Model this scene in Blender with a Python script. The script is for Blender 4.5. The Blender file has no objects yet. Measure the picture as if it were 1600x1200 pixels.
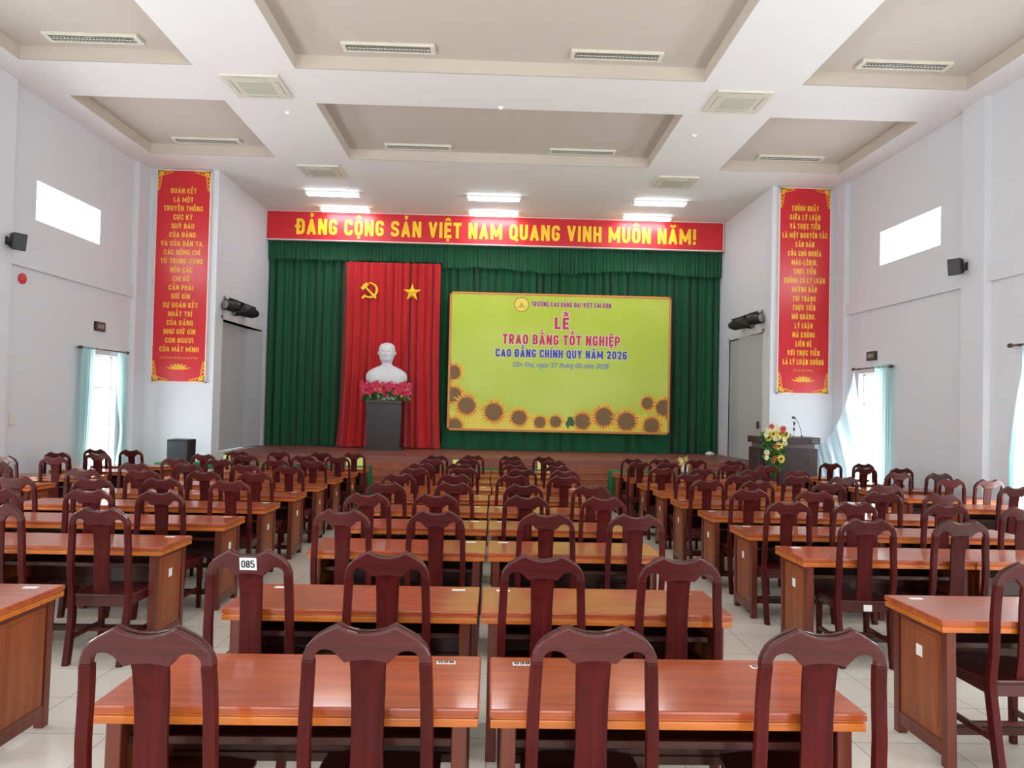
import bpy, bmesh, math, random
from mathutils import Vector, Matrix
PI = math.pi
rnd = random.Random(7)
SC = bpy.context.scene
COL = SC.collection

# ------------------------------------------------------------------ camera
CAM_H = 1.715
def make_camera():
    f, vx, vy, roll = 1150.0, 772.0, 624.0, 0.0222
    c, s = math.cos(roll), math.sin(roll)
    fw = Vector((vx - 800, vy - 600, f)).normalized()
    rt = Vector((c, s, 0)); rt = (rt - rt.dot(fw) * fw).normalized()
    dn = fw.cross(rt)
    # rows: world X, Y, Z expressed in camera axes (x right, y down, z forward)
    X, Y, Z = rt, fw, -dn
    m = Matrix(((X.x, -X.y, -X.z, 0), (Y.x, -Y.y, -Y.z, 0), (Z.x, -Z.y, -Z.z, CAM_H), (0, 0, 0, 1)))
    cd = bpy.data.cameras.new('camera'); co = bpy.data.objects.new('camera', cd); COL.objects.link(co)
    cd.sensor_fit = 'HORIZONTAL'; cd.sensor_width = 36; cd.lens = 36 * f / 1600
    cd.clip_start = 0.05; cd.clip_end = 200
    co.matrix_world = m
    SC.camera = co
make_camera()

# ------------------------------------------------------------------ world, light, exposure
SC.view_settings.view_transform = 'Standard'
SC.view_settings.look = 'None'
SC.view_settings.gamma = 1
SC.view_settings.use_curve_mapping = False
SC.view_settings.exposure = 0.4
wd = bpy.data.worlds.new('overcast'); SC.world = wd; wd.use_nodes = True
bg = wd.node_tree.nodes['Background']
bg.inputs[0].default_value = (0.93, 0.97, 1.0, 1); bg.inputs[1].default_value = 3.0

SKY_RADIANCE = 13.0
def daylight(name, loc, rot, sx, sy, k=1.0, col=(0.95, 0.98, 1.0)):
    """Overcast daylight standing just outside a window or door opening."""
    l = bpy.data.lights.new(name, 'AREA'); l.shape = 'RECTANGLE'; l.size = sx; l.size_y = sy
    l.energy = SKY_RADIANCE * k * PI * sx * sy; l.color = col
    o = bpy.data.objects.new(name, l); COL.objects.link(o); o.location = loc; o.rotation_euler = rot
    return o

# ------------------------------------------------------------------ dimensions
XL, XR = -7.35, 7.25          # side walls
ZC, ZI = 6.36, 6.56           # ceiling soffit, coffer top
YP, YB, YR = 15.4, 19.1, -6.0 # proscenium piers, back wall, rear wall
WL, WR = -5.83, 5.81          # wing walls of the stage
SLOPE = 0.027                 # the hall floor falls towards the stage
ZS, YS = 0.43, 16.15          # stage level and front edge
def fz(y): return -SLOPE * y
DOOR_Y = [(13.42, 14.48), (8.84, 9.9), (4.82, 5.88), (0.52, 1.58), (-3.78, -2.72)]
HIGH_Y = [(11.83, 13.72), (7.53, 9.42), (3.23, 5.12), (-1.07, 0.82), (-5.37, -3.48)]
PIL_Y = [(10.6, 11.14), (6.3, 6.84), (2.0, 2.54), (-2.3, -1.76)]
REAR_X = [(-5.6, -2.6), (-1.5, 1.5), (2.6, 5.6)]
for (a, b) in DOOR_Y:
    k = 0.45 if a > 13 else 1.15      # last doors dimmed so the piers beside them don't burn out
    daylight('door_daylight', (XL - 0.27, (a + b) / 2, 1.0), (0, -PI / 2, 0), 2.6, b - a, k)
    daylight('door_daylight', (XR + 0.27, (a + b) / 2, 1.0), (0, PI / 2, 0), 2.6, b - a, k)
for (a, b) in HIGH_Y:
    daylight('window_daylight', (XL - 0.27, (a + b) / 2, 4.72), (0, -PI / 2, 0), 0.62, b - a, 1.0)
    daylight('window_daylight', (XR + 0.27, (a + b) / 2, 4.72), (0, PI / 2, 0), 0.62, b - a, 1.0)
for (a, b) in REAR_X:
    daylight('rear_fill_light', ((a + b) / 2, YR - 0.27, 2.3), (PI / 2, 0, 0), b - a, 3.6, 0.28)  # added fill from behind the camera, to light the hall evenly

# ------------------------------------------------------------------ materials
def lin(c):
    return tuple(((v / 255) / 12.92 if v / 255 <= 0.04045 else ((v / 255 + 0.055) / 1.055) ** 2.4) for v in c)
MATS = {}
def mat(name, rgb, rough=0.6, metal=0.0, coat=0.0, noise=0.0, nscale=4.0, spec=0.5, bump=0.0, bscale=60, emit=0.0, trans=0.0, emcol=None, sheen=0.0):
    if name in MATS: return MATS[name]
    m = bpy.data.materials.new(name); m.use_nodes = True
    nt = m.node_tree; b = nt.nodes['Principled BSDF']
    col = (*lin(rgb), 1)
    b.inputs['Base Color'].default_value = col
    b.inputs['Roughness'].default_value = rough; b.inputs['Metallic'].default_value = metal
    b.inputs['Specular IOR Level'].default_value = spec
    b.inputs['Coat Weight'].default_value = coat; b.inputs['Coat Roughness'].default_value = 0.08
    b.inputs['Sheen Weight'].default_value = sheen
    if emit:
        b.inputs['Emission Color'].default_value = (*lin(emcol or rgb), 1); b.inputs['Emission Strength'].default_value = emit
    if noise:
        tc = nt.nodes.new('ShaderNodeNewGeometry'); n = nt.nodes.new('ShaderNodeTexNoise')
        n.inputs['Scale'].default_value = nscale; n.inputs['Detail'].default_value = 4
        nt.links.new(tc.outputs['Position'], n.inputs['Vector'])
        mx = nt.nodes.new('ShaderNodeMix'); mx.data_type = 'RGBA'
        mx.inputs[6].default_value = tuple(v * (1 - noise) for v in col[:3]) + (1,)
        mx.inputs[7].default_value = tuple(min(1, v * (1 + noise)) for v in col[:3]) + (1,)
        nt.links.new(n.outputs['Fac'], mx.inputs[0]); nt.links.new(mx.outputs[2], b.inputs['Base Color'])
    if bump:
        n2 = nt.nodes.new('ShaderNodeTexNoise'); n2.inputs['Scale'].default_value = bscale
        bp = nt.nodes.new('ShaderNodeBump'); bp.inputs['Strength'].default_value = bump; bp.inputs['Distance'].default_value = 0.01
        g = nt.nodes.new('ShaderNodeTexCoord'); nt.links.new(g.outputs['Object'], n2.inputs['Vector'])
        nt.links.new(n2.outputs['Fac'], bp.inputs['Height']); nt.links.new(bp.outputs['Normal'], b.inputs['Normal'])
    if trans:
        out = nt.nodes['Material Output']; t = nt.nodes.new('ShaderNodeBsdfTranslucent'); t.inputs[0].default_value = col
        ms = nt.nodes.new('ShaderNodeMixShader'); ms.inputs[0].default_value = trans
        nt.links.new(b.outputs[0], ms.inputs[1]); nt.links.new(t.outputs[0], ms.inputs[2]); nt.links.new(ms.outputs[0], out.inputs[0])
    MATS[name] = m
    return m

def wood(name, dark, light, rough, coat, axis='x', gs=1.0, tone=0.25, spec=0.3):
    """Varnished timber: grain stretched along one axis of the part, plus slow tone changes from piece to piece."""
    m = bpy.data.materials.new(name); m.use_nodes = True; nt = m.node_tree; b = nt.nodes['Principled BSDF']
    tc = nt.nodes.new('ShaderNodeTexCoord'); mp = nt.nodes.new('ShaderNodeMapping')
    st = {'x': (1.2, 22, 22), 'y': (22, 1.2, 22), 'z': (22, 22, 1.2)}[axis]
    mp.inputs['Scale'].default_value = tuple(s * gs for s in st)
    nt.links.new(tc.outputs['Object'], mp.inputs['Vector'])
    n = nt.nodes.new('ShaderNodeTexNoise'); n.inputs['Scale'].default_value = 1.0; n.inputs['Detail'].default_value = 6; n.inputs['Roughness'].default_value = 0.6
    n.inputs['Distortion'].default_value = 0.6
    nt.links.new(mp.outputs[0], n.inputs['Vector'])
    r = nt.nodes.new('ShaderNodeValToRGB'); e = r.color_ramp.elements
    e[0].position = 0.3; e[0].color = (*lin(dark), 1); e[1].position = 0.72; e[1].color = (*lin(light), 1)
    nt.links.new(n.outputs['Fac'], r.inputs[0])
    g = nt.nodes.new('ShaderNodeNewGeometry'); n2 = nt.nodes.new('ShaderNodeTexNoise'); n2.inputs['Scale'].default_value = 1.3; n2.inputs['Detail'].default_value = 1
    nt.links.new(g.outputs['Position'], n2.inputs['Vector'])
    hs = nt.nodes.new('ShaderNodeHueSaturation')
    mr = nt.nodes.new('ShaderNodeMapRange'); mr.inputs[1].default_value = 0.3; mr.inputs[2].default_value = 0.7
    mr.inputs[3].default_value = 1 - tone; mr.inputs[4].default_value = 1 + tone
    nt.links.new(n2.outputs['Fac'], mr.inputs[0]); nt.links.new(mr.outputs[0], hs.inputs['Value'])
    nt.links.new(r.outputs[0], hs.inputs['Color']); nt.links.new(hs.outputs[0], b.inputs['Base Color'])
    b.inputs['Roughness'].default_value = rough; b.inputs['Coat Weight'].default_value = coat; b.inputs['Coat Roughness'].default_value = 0.1; b.inputs['Specular IOR Level'].default_value = spec
    MATS[name] = m
    return m

M_WALL = mat('painted wall', (214, 215, 220), 0.8, noise=0.03, nscale=0.7)
M_CEIL = mat('white ceiling paint', (238, 236, 236), 0.8)
M_COFF = mat('beige coffer paint', (204, 195, 183), 0.85, noise=0.03, nscale=0.5)
M_COFS = mat('beige coffer side', (204, 193, 179), 0.85)
M_TOP = wood('varnished desk top', (150, 60, 26), (188, 92, 46), 0.34, 0.5, 'x', 1.0, 0.12)
M_EDGE = wood('orange desk moulding', (176, 88, 30), (214, 122, 46), 0.35, 0.4, 'x', 1.0, 0.12)
M_PANEL = wood('desk end panel wood', (128, 62, 30), (162, 86, 44), 0.45, 0.15, 'z', 0.9, 0.12)
M_FRAME = wood('desk frame wood', (88, 34, 22), (116, 50, 30), 0.4, 0.3, 'z', 1.0, 0.12)
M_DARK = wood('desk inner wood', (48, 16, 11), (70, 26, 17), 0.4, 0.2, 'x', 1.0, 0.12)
M_CH = wood('dark mahogany', (56, 10, 9), (86, 20, 17), 0.42, 0.0, 'z', 1.0, 0.22, 0.16)
M_CHX = wood('dark mahogany rail', (60, 15, 15), (88, 28, 26), 0.36, 0.32, 'x', 1.0, 0.22, 0.34)
M_STAGE = mat('stage brown floor', (134, 78, 68), 0.45, noise=0.12, nscale=3)
M_STEP = mat('stage step cladding', (156, 86, 54), 0.5, noise=0.4, nscale=9)
M_GREEN = mat('green velvet', (6, 80, 47), 0.9, noise=0.12, nscale=2.0, sheen=0.15)
M_GREEN2 = mat('green cloth', (10, 104, 62), 0.85, noise=0.1, nscale=3)
M_RED = mat('red velvet', (196, 26, 30), 0.9, noise=0.12, nscale=2.0, sheen=0.2)
M_SIGN = mat('red sign board', (205, 36, 46), 0.35)
M_GOLD = mat('yellow lettering', (250, 205, 40), 0.4)
M_GOLDD = mat('gold ornament', (232, 172, 46), 0.45)
M_TEXTG = mat('gold panel lettering', (240, 178, 52), 0.45)
M_EDGEW = mat('white sign edge', (235, 215, 205), 0.5)
M_WHITE = mat('white paint', (236, 236, 234), 0.5)
M_PLAST = mat('ivory plastic', (222, 218, 200), 0.5)
M_PLAST2 = mat('greenish grille', (196, 198, 180), 0.6)
M_BLACK = mat('black plastic', (26, 26, 28), 0.5)
M_DGREY = mat('dark grey', (58, 60, 60), 0.55)
M_LOUV = mat('grey louvre', (150, 148, 140), 0.4, metal=0.4)
M_PLASTER = mat('white plaster', (222, 222, 224), 0.6)
M_PED = mat('dark stained pedestal', (44, 32, 32), 0.35, noise=0.25, nscale=5)
M_LECT = mat('dark lectern wood', (62, 48, 50), 0.4, noise=0.3, nscale=6)
M_DOOR = mat('grey door panel', (176, 178, 180), 0.6)
M_DOORF = mat('pale door frame', (206, 204, 198), 0.6)
M_CURT = mat('pale cyan curtain', (196, 226, 226), 0.8, trans=0.45)
M_VOILE = mat('white translucent drape', (214, 232, 238), 0.8, trans=0.6)
M_METAL = mat('dark curtain rod', (84, 70, 56), 0.35, metal=0.6)
M_PAPER = mat('white paper', (236, 236, 238), 0.7)
M_INK = mat('black ink', (18, 22, 30), 0.7)
M_LEAF = mat('green leaf', (46, 110, 52), 0.6, noise=0.4, nscale=30)
M_LEAF2 = mat('light green leaf', (120, 150, 60), 0.6, noise=0.3, nscale=30)
M_PINK = mat('pink petal', (226, 60, 110), 0.6)
M_REDP = mat('coral red petal', (222, 70, 72), 0.6)
M_YEL = mat('yellow petal', (246, 224, 96), 0.6)
M_CREAM = mat('cream petal', (246, 236, 196), 0.6)
M_BROWNC = mat('brown flower centre', (110, 84, 20), 0.7)
M_TUBE = mat('lit tube', (250, 250, 255), 0.4, emit=22, emcol=(244, 248, 255))
M_BELL = mat('red fire bell', (206, 52, 62), 0.4)
M_EXIT = mat('dark sign face', (92, 82, 74), 0.4)
M_EXITT = mat('pale sign letters', (190, 190, 180), 0.5)
M_LIME = mat('pale lime card', (222, 228, 130), 0.6)

def m_screen():
    m = bpy.data.materials.new('lime printed vinyl'); m.use_nodes = True; nt = m.node_tree; b = nt.nodes['Principled BSDF']
    tc = nt.nodes.new('ShaderNodeTexCoord'); n = nt.nodes.new('ShaderNodeTexNoise'); n.inputs['Scale'].default_value = 0.55; n.inputs['Detail'].default_value = 2
    nt.links.new(tc.outputs['Object'], n.inputs['Vector'])
    r = nt.nodes.new('ShaderNodeValToRGB'); e = r.color_ramp.elements
    e[0].position = 0.3; e[0].color = (*lin((184, 206, 42)), 1); e[1].position = 0.72; e[1].color = (*lin((200, 214, 84)), 1)
    nt.links.new(n.outputs['Fac'], r.inputs[0]); nt.links.new(r.outputs[0], b.inputs['Base Color']); b.inputs['Roughness'].default_value = 0.35
    return m
M_SCREEN = m_screen()
M_SCRF = mat('orange backdrop border', (216, 140, 66), 0.5)
M_TXR = mat('crimson print', (196, 48, 74), 0.5)
M_TXB = mat('blue print', (36, 70, 170), 0.5)
M_TXP = mat('purple print', (150, 44, 96), 0.5)
M_TXT = mat('teal blue print', (52, 128, 158), 0.5)
M_HALO = mat('pale print outline', (246, 226, 214), 0.5)
M_SUNP = mat('sunflower petal print', (246, 196, 44), 0.5, noise=0.3, nscale=14)
M_SUNO = mat('orange petal print', (226, 118, 52), 0.5, noise=0.3, nscale=14)
M_SUNC = mat('sunflower centre print', (128, 96, 50), 0.5, noise=0.35, nscale=20)
M_SUNY = mat('yellow print', (238, 218, 90), 0.5)

def m_floor():
    m = bpy.data.materials.new('floor tiles'); m.use_nodes = True; nt = m.node_tree; b = nt.nodes['Principled BSDF']
    g = nt.nodes.new('ShaderNodeNewGeometry'); br = nt.nodes.new('ShaderNodeTexBrick')
    br.offset = 0.0; br.inputs['Scale'].default_value = 1.0; br.inputs['Brick Width'].default_value = 0.5; br.inputs['Row Height'].default_value = 0.5
    br.inputs['Mortar Size'].default_value = 0.004; br.inputs['Color1'].default_value = (*lin((226, 220, 208)), 1); br.inputs['Color2'].default_value = (*lin((220, 215, 204)), 1)
    br.inputs['Mortar'].default_value = (*lin((168, 160, 148)), 1)
    nt.links.new(g.outputs['Position'], br.inputs['Vector']); nt.links.new(br.outputs['Color'], b.inputs['Base Color'])
    b.inputs['Roughness'].default_value = 0.3
    return m
M_FLOOR = m_floor()

def m_glass():
    m = bpy.data.materials.new('clear pane'); m.use_nodes = True; nt = m.node_tree; nt.nodes.remove(nt.nodes['Principled BSDF'])
    t = nt.nodes.new('ShaderNodeBsdfTransparent'); t.inputs[0].default_value = (0.97, 0.98, 0.98, 1)
    gl = nt.nodes.new('ShaderNodeBsdfGlossy'); gl.inputs['Roughness'].default_value = 0.02
    ms = nt.nodes.new('ShaderNodeMixShader'); ms.inputs[0].default_value = 0.06
    nt.links.new(t.outputs[0], ms.inputs[1]); nt.links.new(gl.outputs[0], ms.inputs[2]); nt.links.new(ms.outputs[0], nt.nodes['Material Output'].inputs[0])
    return m
M_GLASS = m_glass()

# ------------------------------------------------------------------ mesh helpers
class MB:
    def __init__(s): s.v = []; s.f = []; s.mi = []
    def add(s, vs, fs, mi=0):
        o = len(s.v); s.v += [tuple(v) for v in vs]
        for f in fs: s.f.append(tuple(i + o for i in f)); s.mi.append(mi)
    def box(s, x0, x1, y0, y1, z0, z1, mi=0, M=None):
        vs = [Vector(p) for p in ((x0,y0,z0),(x1,y0,z0),(x1,y1,z0),(x0,y1,z0),(x0,y0,z1),(x1,y0,z1),(x1,y1,z1),(x0,y1,z1))]
        if M is not None: vs = [M @ v for v in vs]
        s.add(vs, [(0,3,2,1),(4,5,6,7),(0,1,5,4),(1,2,6,5),(2,3,7,6),(3,0,4,7)], mi)
    def tube(s, pts, r, n=10, mi=0, cap=True):
        pts = [Vector(p) for p in pts]; rs = r if isinstance(r, (list, tuple)) else [r] * len(pts)
        rings = []
        for i, p in enumerate(pts):
            d = (pts[min(i + 1, len(pts) - 1)] - pts[max(i - 1, 0)]).normalized()
            a = Vector((0, 0, 1)) if abs(d.z) < 0.9 else Vector((1, 0, 0))
            u = d.cross(a).normalized(); w = d.cross(u)
            rings.append([p + rs[i] * (math.cos(t * 2 * PI / n) * u + math.sin(t * 2 * PI / n) * w) for t in range(n)])
        s.loft(rings, mi, cap)
    def loft(s, rings, mi=0, cap=True, closed=True):
        n = len(rings[0]); vs = [v for r in rings for v in r]; fs = []
        for i in range(len(rings) - 1):
            for j in range(n if closed else n - 1):
                k = (j + 1) % n
                fs.append((i * n + j, i * n + k, (i + 1) * n + k, (i + 1) * n + j))
        if cap: fs.append(tuple(range(n - 1, -1, -1))); fs.append(tuple((len(rings) - 1) * n + j for j in range(n)))
        s.add(vs, fs, mi)
    def prism(s, pts, y0, y1, mi=0, M=None):
        """outline in x,z extruded along y"""
        n = len(pts); vs = [Vector((p[0], y0, p[1])) for p in pts] + [Vector((p[0], y1, p[1])) for p in pts]
        if M is not None: vs = [M @ v for v in vs]
        fs = [tuple(range(n)), tuple(range(2 * n - 1, n - 1, -1))] + [((j + 1) % n, j, n + j, n + (j + 1) % n) for j in range(n)]
        s.add(vs, fs, mi)
    def mesh(s, name, mats, bevel=0.0, smooth=False, seg=2):
        me = bpy.data.meshes.new(name); me.from_pydata(s.v, [], s.f)
        for m in (mats if isinstance(mats, (list, tuple)) else [mats]): me.materials.append(m)
        for p, i in zip(me.polygons, s.mi): p.material_index = i
        bm = bmesh.new(); bm.from_mesh(me)
        bmesh.ops.recalc_face_normals(bm, faces=bm.faces)
        if bevel:
            es = [e for e in bm.edges if len(e.link_faces) == 2 and e.calc_face_angle(0) > 0.5]
            bmesh.ops.bevel(bm, geom=es, offset=bevel, segments=seg, affect='EDGES', profile=0.6, clamp_overlap=True)
        bm.to_mesh(me); bm.free()
        if smooth:
            for p in me.polygons: p.use_smooth = True
            me.set_sharp_from_angle(angle=0.7) if hasattr(me, 'set_sharp_from_angle') else None
        return me
def link(name, me, parent=None, loc=None, rot=None):
    o = bpy.data.objects.new(name, me); COL.objects.link(o)
    if parent: o.parent = parent
    if loc: o.location = loc
    if rot: o.rotation_euler = rot
    return o
def obj(name, mb, mats, parent=None, bevel=0.0, smooth=False, loc=None, rot=None, seg=2):
    return link(name, mb.mesh(name, mats, bevel, smooth, seg), parent, loc, rot)
def tag(o, label=None, cat=None, group=None, kind=None):
    if label: o['label'] = label
    if cat: o['category'] = cat
    if group: o['group'] = group
    if kind: o['kind'] = kind
    return o
def thing(name, label, cat, loc=(0, 0, 0), rot=(0, 0, 0), group=None):
    o = bpy.data.objects.new(name, None); COL.objects.link(o); o.empty_display_size = 0.2
    o.location = loc; o.rotation_euler = rot
    return tag(o, label, cat, group)
KIDS = {}
def copy_tree(o, parent=None):
    c = o.copy(); COL.objects.link(c)
    if parent is not None: c.parent = parent
    for ch in list(o.children): copy_tree(ch, c)
    return c
def struct(name, mb, mats, bevel=0.0, parent=None):
    o = obj(name, mb, mats, parent, bevel)
    if parent is None: tag(o, kind='structure')
    return o

def slab(mb, axis, c0, c1, us, vs, holes, mi=0):
    """wall with rectangular openings; axis 'x': u=y v=z, axis 'y': u=x v=z, axis 'z': u=x v=y"""
    U = sorted(set(list(us) + [h for q in holes for h in q[:2]])); V = sorted(set(list(vs) + [h for q in holes for h in q[2:]]))
    U = [u for u in U if us[0] <= u <= us[1]]; V = [v for v in V if vs[0] <= v <= vs[1]]
    def solid(i, j):
        if i < 0 or j < 0 or i >= len(U) - 1 or j >= len(V) - 1: return False
        cu, cv = (U[i] + U[i + 1]) / 2, (V[j] + V[j + 1]) / 2
        return not any(q[0] < cu < q[1] and q[2] < cv < q[3] for q in holes)
    def P(u, v, c): return {'x': (c, u, v), 'y': (u, c, v), 'z': (u, v, c)}[axis]
    for i in range(len(U) - 1):
        for j in range(len(V) - 1):
            if not solid(i, j): continue
            a, b, c, d = U[i], U[i + 1], V[j], V[j + 1]
            for k in (c0, c1): mb.add([P(a, c, k), P(b, c, k), P(b, d, k), P(a, d, k)], [(0, 1, 2, 3)], mi)
            for (di, dj, q) in ((-1, 0, ((a, c), (a, d))), (1, 0, ((b, c), (b, d))), (0, -1, ((a, c), (b, c))), (0, 1, ((a, d), (b, d)))):
                if not solid(i + di, j + dj):
                    (p, r) = q; mb.add([P(*p, c0), P(*r, c0), P(*r, c1), P(*p, c1)], [(0, 1, 2, 3)], mi)

# ------------------------------------------------------------------ lettering drawn from strokes
import unicodedata
def rounded(pts, q, closed=False):
    out = []; n = len(pts)
    for i, p in enumerate(pts):
        if not closed and i in (0, n - 1): out.append(p); continue
        a, b = pts[i - 1], pts[(i + 1) % n]
        def tow(t):
            d = math.hypot(t[0] - p[0], t[1] - p[1]); k = min(q, d * .5) / d
            return (p[0] + (t[0] - p[0]) * k, p[1] + (t[1] - p[1]) * k)
        u, v = tow(a), tow(b)
        for k in range(5):
            t = k / 4; out.append(((1 - t) ** 2 * u[0] + 2 * t * (1 - t) * p[0] + t * t * v[0], (1 - t) ** 2 * u[1] + 2 * t * (1 - t) * p[1] + t * t * v[1]))
    if closed: out.append(out[0])
    return out
def glyph(ch, w, th):
    """strokes of one letter in a box of width w and cap height 1: (points, rounded, closed)"""
    l, r, b, t, m = th / 2, w - th / 2, th / 2, 1 - th / 2, w / 2; x = .74 - th / 2; X = .74
    S = lambda *p: (list(p), 0, 0); R = lambda *p: (list(p), 1, 0); O = lambda *p: (list(p), 1, 1)
    V = lambda a: S((a, 0), (a, 1))
    G = {'A': [S((l, 0), (m, t), (r, 0)), S((w * .24, .27), (w * .76, .27))], 'B': [V(l), R((l, t), (r - .02, t), (r - .02, .52), (l, .52)), R((l, .52), (r, .52), (r, b), (l, b))],
        'C': [R((r, .66), (r, t), (l, t), (l, b), (r, b), (r, .34))], 'D': [V(l), R((l, t), (r, t), (r, b), (l, b))], 'E': [V(l), S((l, t), (w, t)), S((l, b), (w, b)), S((l, .5), (w * .9, .5))],
        'G': [R((r, .68), (r, t), (l, t), (l, b), (r, b), (r, .46), (m, .46))], 'H': [V(l), V(r), S((l, .5), (r, .5))], 'I': [V(m)], 'K': [V(l), S((r, 1), (l, .4)), S((w * .42, .56), (r, 0))],
        'L': [V(l), S((l, b), (w, b))], 'M': [V(l), V(r), S((l, t), (m, .25), (r, t))], 'N': [V(l), V(r), S((l, 1), (r, 0))], 'O': [O((l, b), (r, b), (r, t), (l, t))], 'P': [V(l), R((l, t), (r, t), (r, .42), (l, .42))],
        'Q': [O((l, b), (r, b), (r, t), (l, t)), S((m, .24), (w, -.06))], 'R': [V(l), R((l, t), (r, t), (r, .45), (l, .45)), S((m, .45), (r, 0))], 'S': [R((r, .7), (r, t), (l, t), (l, .53), (r, .47), (r, b), (l, b), (l, .3))],
        'T': [S((0, t), (w, t)), V(m)], 'U': [R((l, 1), (l, b), (r, b), (r, 1))], 'V': [S((l, 1), (m, b), (r, 1))], 'X': [S((l, 0), (r, 1)), S((l, 1), (r, 0))], 'Y': [S((l, 1), (m, .44), (r, 1)), S((m, .46), (m, 0))],
        '0': [O((l, b), (r, b), (r, t), (l, t))], '2': [R((l, .7), (l, t), (r, t), (r, .55), (l, b)), S((l, b), (w, b))], '3': [R((l, .72), (l, t), (r, t), (r, .52), (m, .52)), R((m, .52), (r, .52), (r, b), (l, b), (l, .28))],
        '5': [S((r, t), (l, t)), S((l, 1), (l, .52)), R((l, .58), (r, .58), (r, b), (l, b), (l, .26))], '6': [R((r, .74), (r, t), (l, t), (l, b), (r, b), (r, .54), (l, .54))], '7': [S((0, t), (r, t)), S((r, 1), (w * .35, 0))],
        '8': [O((l, b), (r, b), (r, .5), (l, .5)), O((l, .5), (r, .5), (r, t), (l, t))], '9': [R((r, .46), (l, .46), (l, t), (r, t), (r, b), (l, b), (l, .26))],
        '!': [S((m, .3), (m, 1)), S((m, 0), (m, th))], '.': [S((m, 0), (m, th))], ',': [S((m, th), (m - .05, -.14))], '-': [S((0, .42), (w, .42))],
        'a': [O((l, b), (r, b), (r, x), (l, x)), S((r, 0), (r, X))], 'c': [R((r, .5), (r, x), (l, x), (l, b), (r, b), (r, .24))], 'g': [O((l, b), (r, b), (r, x), (l, x)), R((r, X), (r, -.24), (l, -.24))],
        'h': [V(l), R((l, x), (r, x), (r, 0))], 'i': [S((m, 0), (m, X)), S((m, .84), (m, .84 + th))], 'm': [S((l, 0), (l, X)), R((l, x), (m, x), (m, 0)), R((m, x), (r, x), (r, 0))], 'n': [S((l, 0), (l, X)), R((l, x), (r, x), (r, 0))],
        'o': [O((l, b), (r, b), (r, x), (l, x))], 'r': [S((l, 0), (l, X)), R((l, x), (r, x))], 't': [R((m, .95), (m, b), (r, b)), S((0, x), (w, x))], 'u': [R((l, X), (l, b), (r, b)), S((r, 0), (r, X))], 'y': [S((l, X), (m, .02)), S((r, X), (l, -.26))]}
    return G.get(ch, [])
WID = {'I': .36, '!': .36, '.': .36, ',': .4, '-': .7, 'M': 1.42, 'N': 1.06, 'A': 1.14, 'V': 1.1, 'Q': 1.04, 'E': .86, 'L': .84, 'T': .98, 'Y': 1.08, 'i': .34, 'm': 1.5, 'r': .66, 't': .7, 'K': 1.06, 'X': 1.04}
def text_mesh(body, width=None, cap=.1, xs=.5, th=.19, fat=0.0, shear=0.0, mats=None, name='lettering', gap=None):
    """lettering in the x,z plane facing -y, centred on x, baseline at z=0; xs = letter width over cap height"""
    gap = th * .62 if gap is None else gap
    segs = []; pen = 0.0; marks = []
    for raw in body:
        if raw == ' ': pen += xs * .62; continue
        d = unicodedata.normalize('NFD', raw); ch = d[0]; mk = d[1:]
        bar = ch in 'Đđ'; ch = 'D' if ch in 'Đđ' else ch
        w = xs * WID.get(ch, 1.0) * (.92 if ch.islower() else 1.0)
        if ch in 'I!.,i': w = max(th * 1.05, xs * .3)
        for pts, rd, cl in glyph(ch, w, th):
            pl = rounded(pts, min(.3, xs * .42), bool(cl)) if rd else pts
            segs.append([(pen + a, c) for a, c in pl])
        if bar: segs.append([(pen - th * .45, .5), (pen + w * .5, .5)])
        top = .74 if ch.islower() else 1.0; c = pen + w / 2; k = .0; ht = th * .62
        if ch == 'i' : top = .74
        for q in mk:
            z = top + .11
            if q in '\u0302\u0306':
                segs.append(('t', [(c - .17, z), (c, z + .13), (c + .17, z)] if q == '\u0302' else [(c - .16, z + .12), (c - .09, z + .02), (c + .09, z + .02), (c + .16, z + .12)])); k = .2
            elif q == '\u031b': segs.append(('t', [(pen + w - th * .4, top - .06), (pen + w + .07, top + .0), (pen + w + .1, top + .13)])); w += .08
            elif q == '\u0323': segs.append(('t', [(c, -.2), (c, -.2 + th * .8)], 1.0))
        for q in mk:
            z = top + .1 + k; 
            if q == '\u0301': segs.append(('t', [(c - .03, z), (c + .12, z + .17)]))
            elif q == '\u0300': segs.append(('t', [(c + .03, z), (c - .12, z + .17)]))
            elif q == '\u0309': segs.append(('t', [(c - .08, z + .15), (c, z + .2), (c + .08, z + .15), (c, z + .08), (c, z)]))
            elif q == '\u0303': segs.append(('t', [(c - .16, z + .03), (c - .07, z + .12), (c + .07, z + .03), (c + .16, z + .12)]))
        pen += w + gap
    total = pen - gap; sx = (width / total) if width else cap; mb = MB()
    lay = [0]
    def P(a, c): return ((a - total / 2 + (c - .35) * shear) * sx, -2.5e-5 * (lay[0] % 90), c * cap)
    for sg in segs:
        hw = th / 2 + fat
        if sg[0] == 't': hw = (th * .5 if len(sg) > 2 else th * .34) + fat; sg = sg[1]
        for (a, b) in zip(sg[:-1], sg[1:]):
            d = math.hypot(b[0] - a[0], b[1] - a[1])
            if d < 1e-6: continue
            e = fat; ux, uz = (b[0] - a[0]) / d, (b[1] - a[1]) / d; nx, nz = -uz * hw, ux * hw
            A = (a[0] - ux * e, a[1] - uz * e); B = (b[0] + ux * e, b[1] + uz * e)
            lay[0] += 1; mb.add([P(A[0] + nx, A[1] + nz), P(A[0] - nx, A[1] - nz), P(B[0] - nx, B[1] - nz), P(B[0] + nx, B[1] + nz)], [(0, 1, 2, 3)])
        for p in sg[1:-1]: lay[0] += 1; mb.add([P(p[0] + hw * math.cos(k * PI / 5), p[1] + hw * math.sin(k * PI / 5)) for k in range(10)], [tuple(range(10))])
    return mb.mesh(name, mats)
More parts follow.
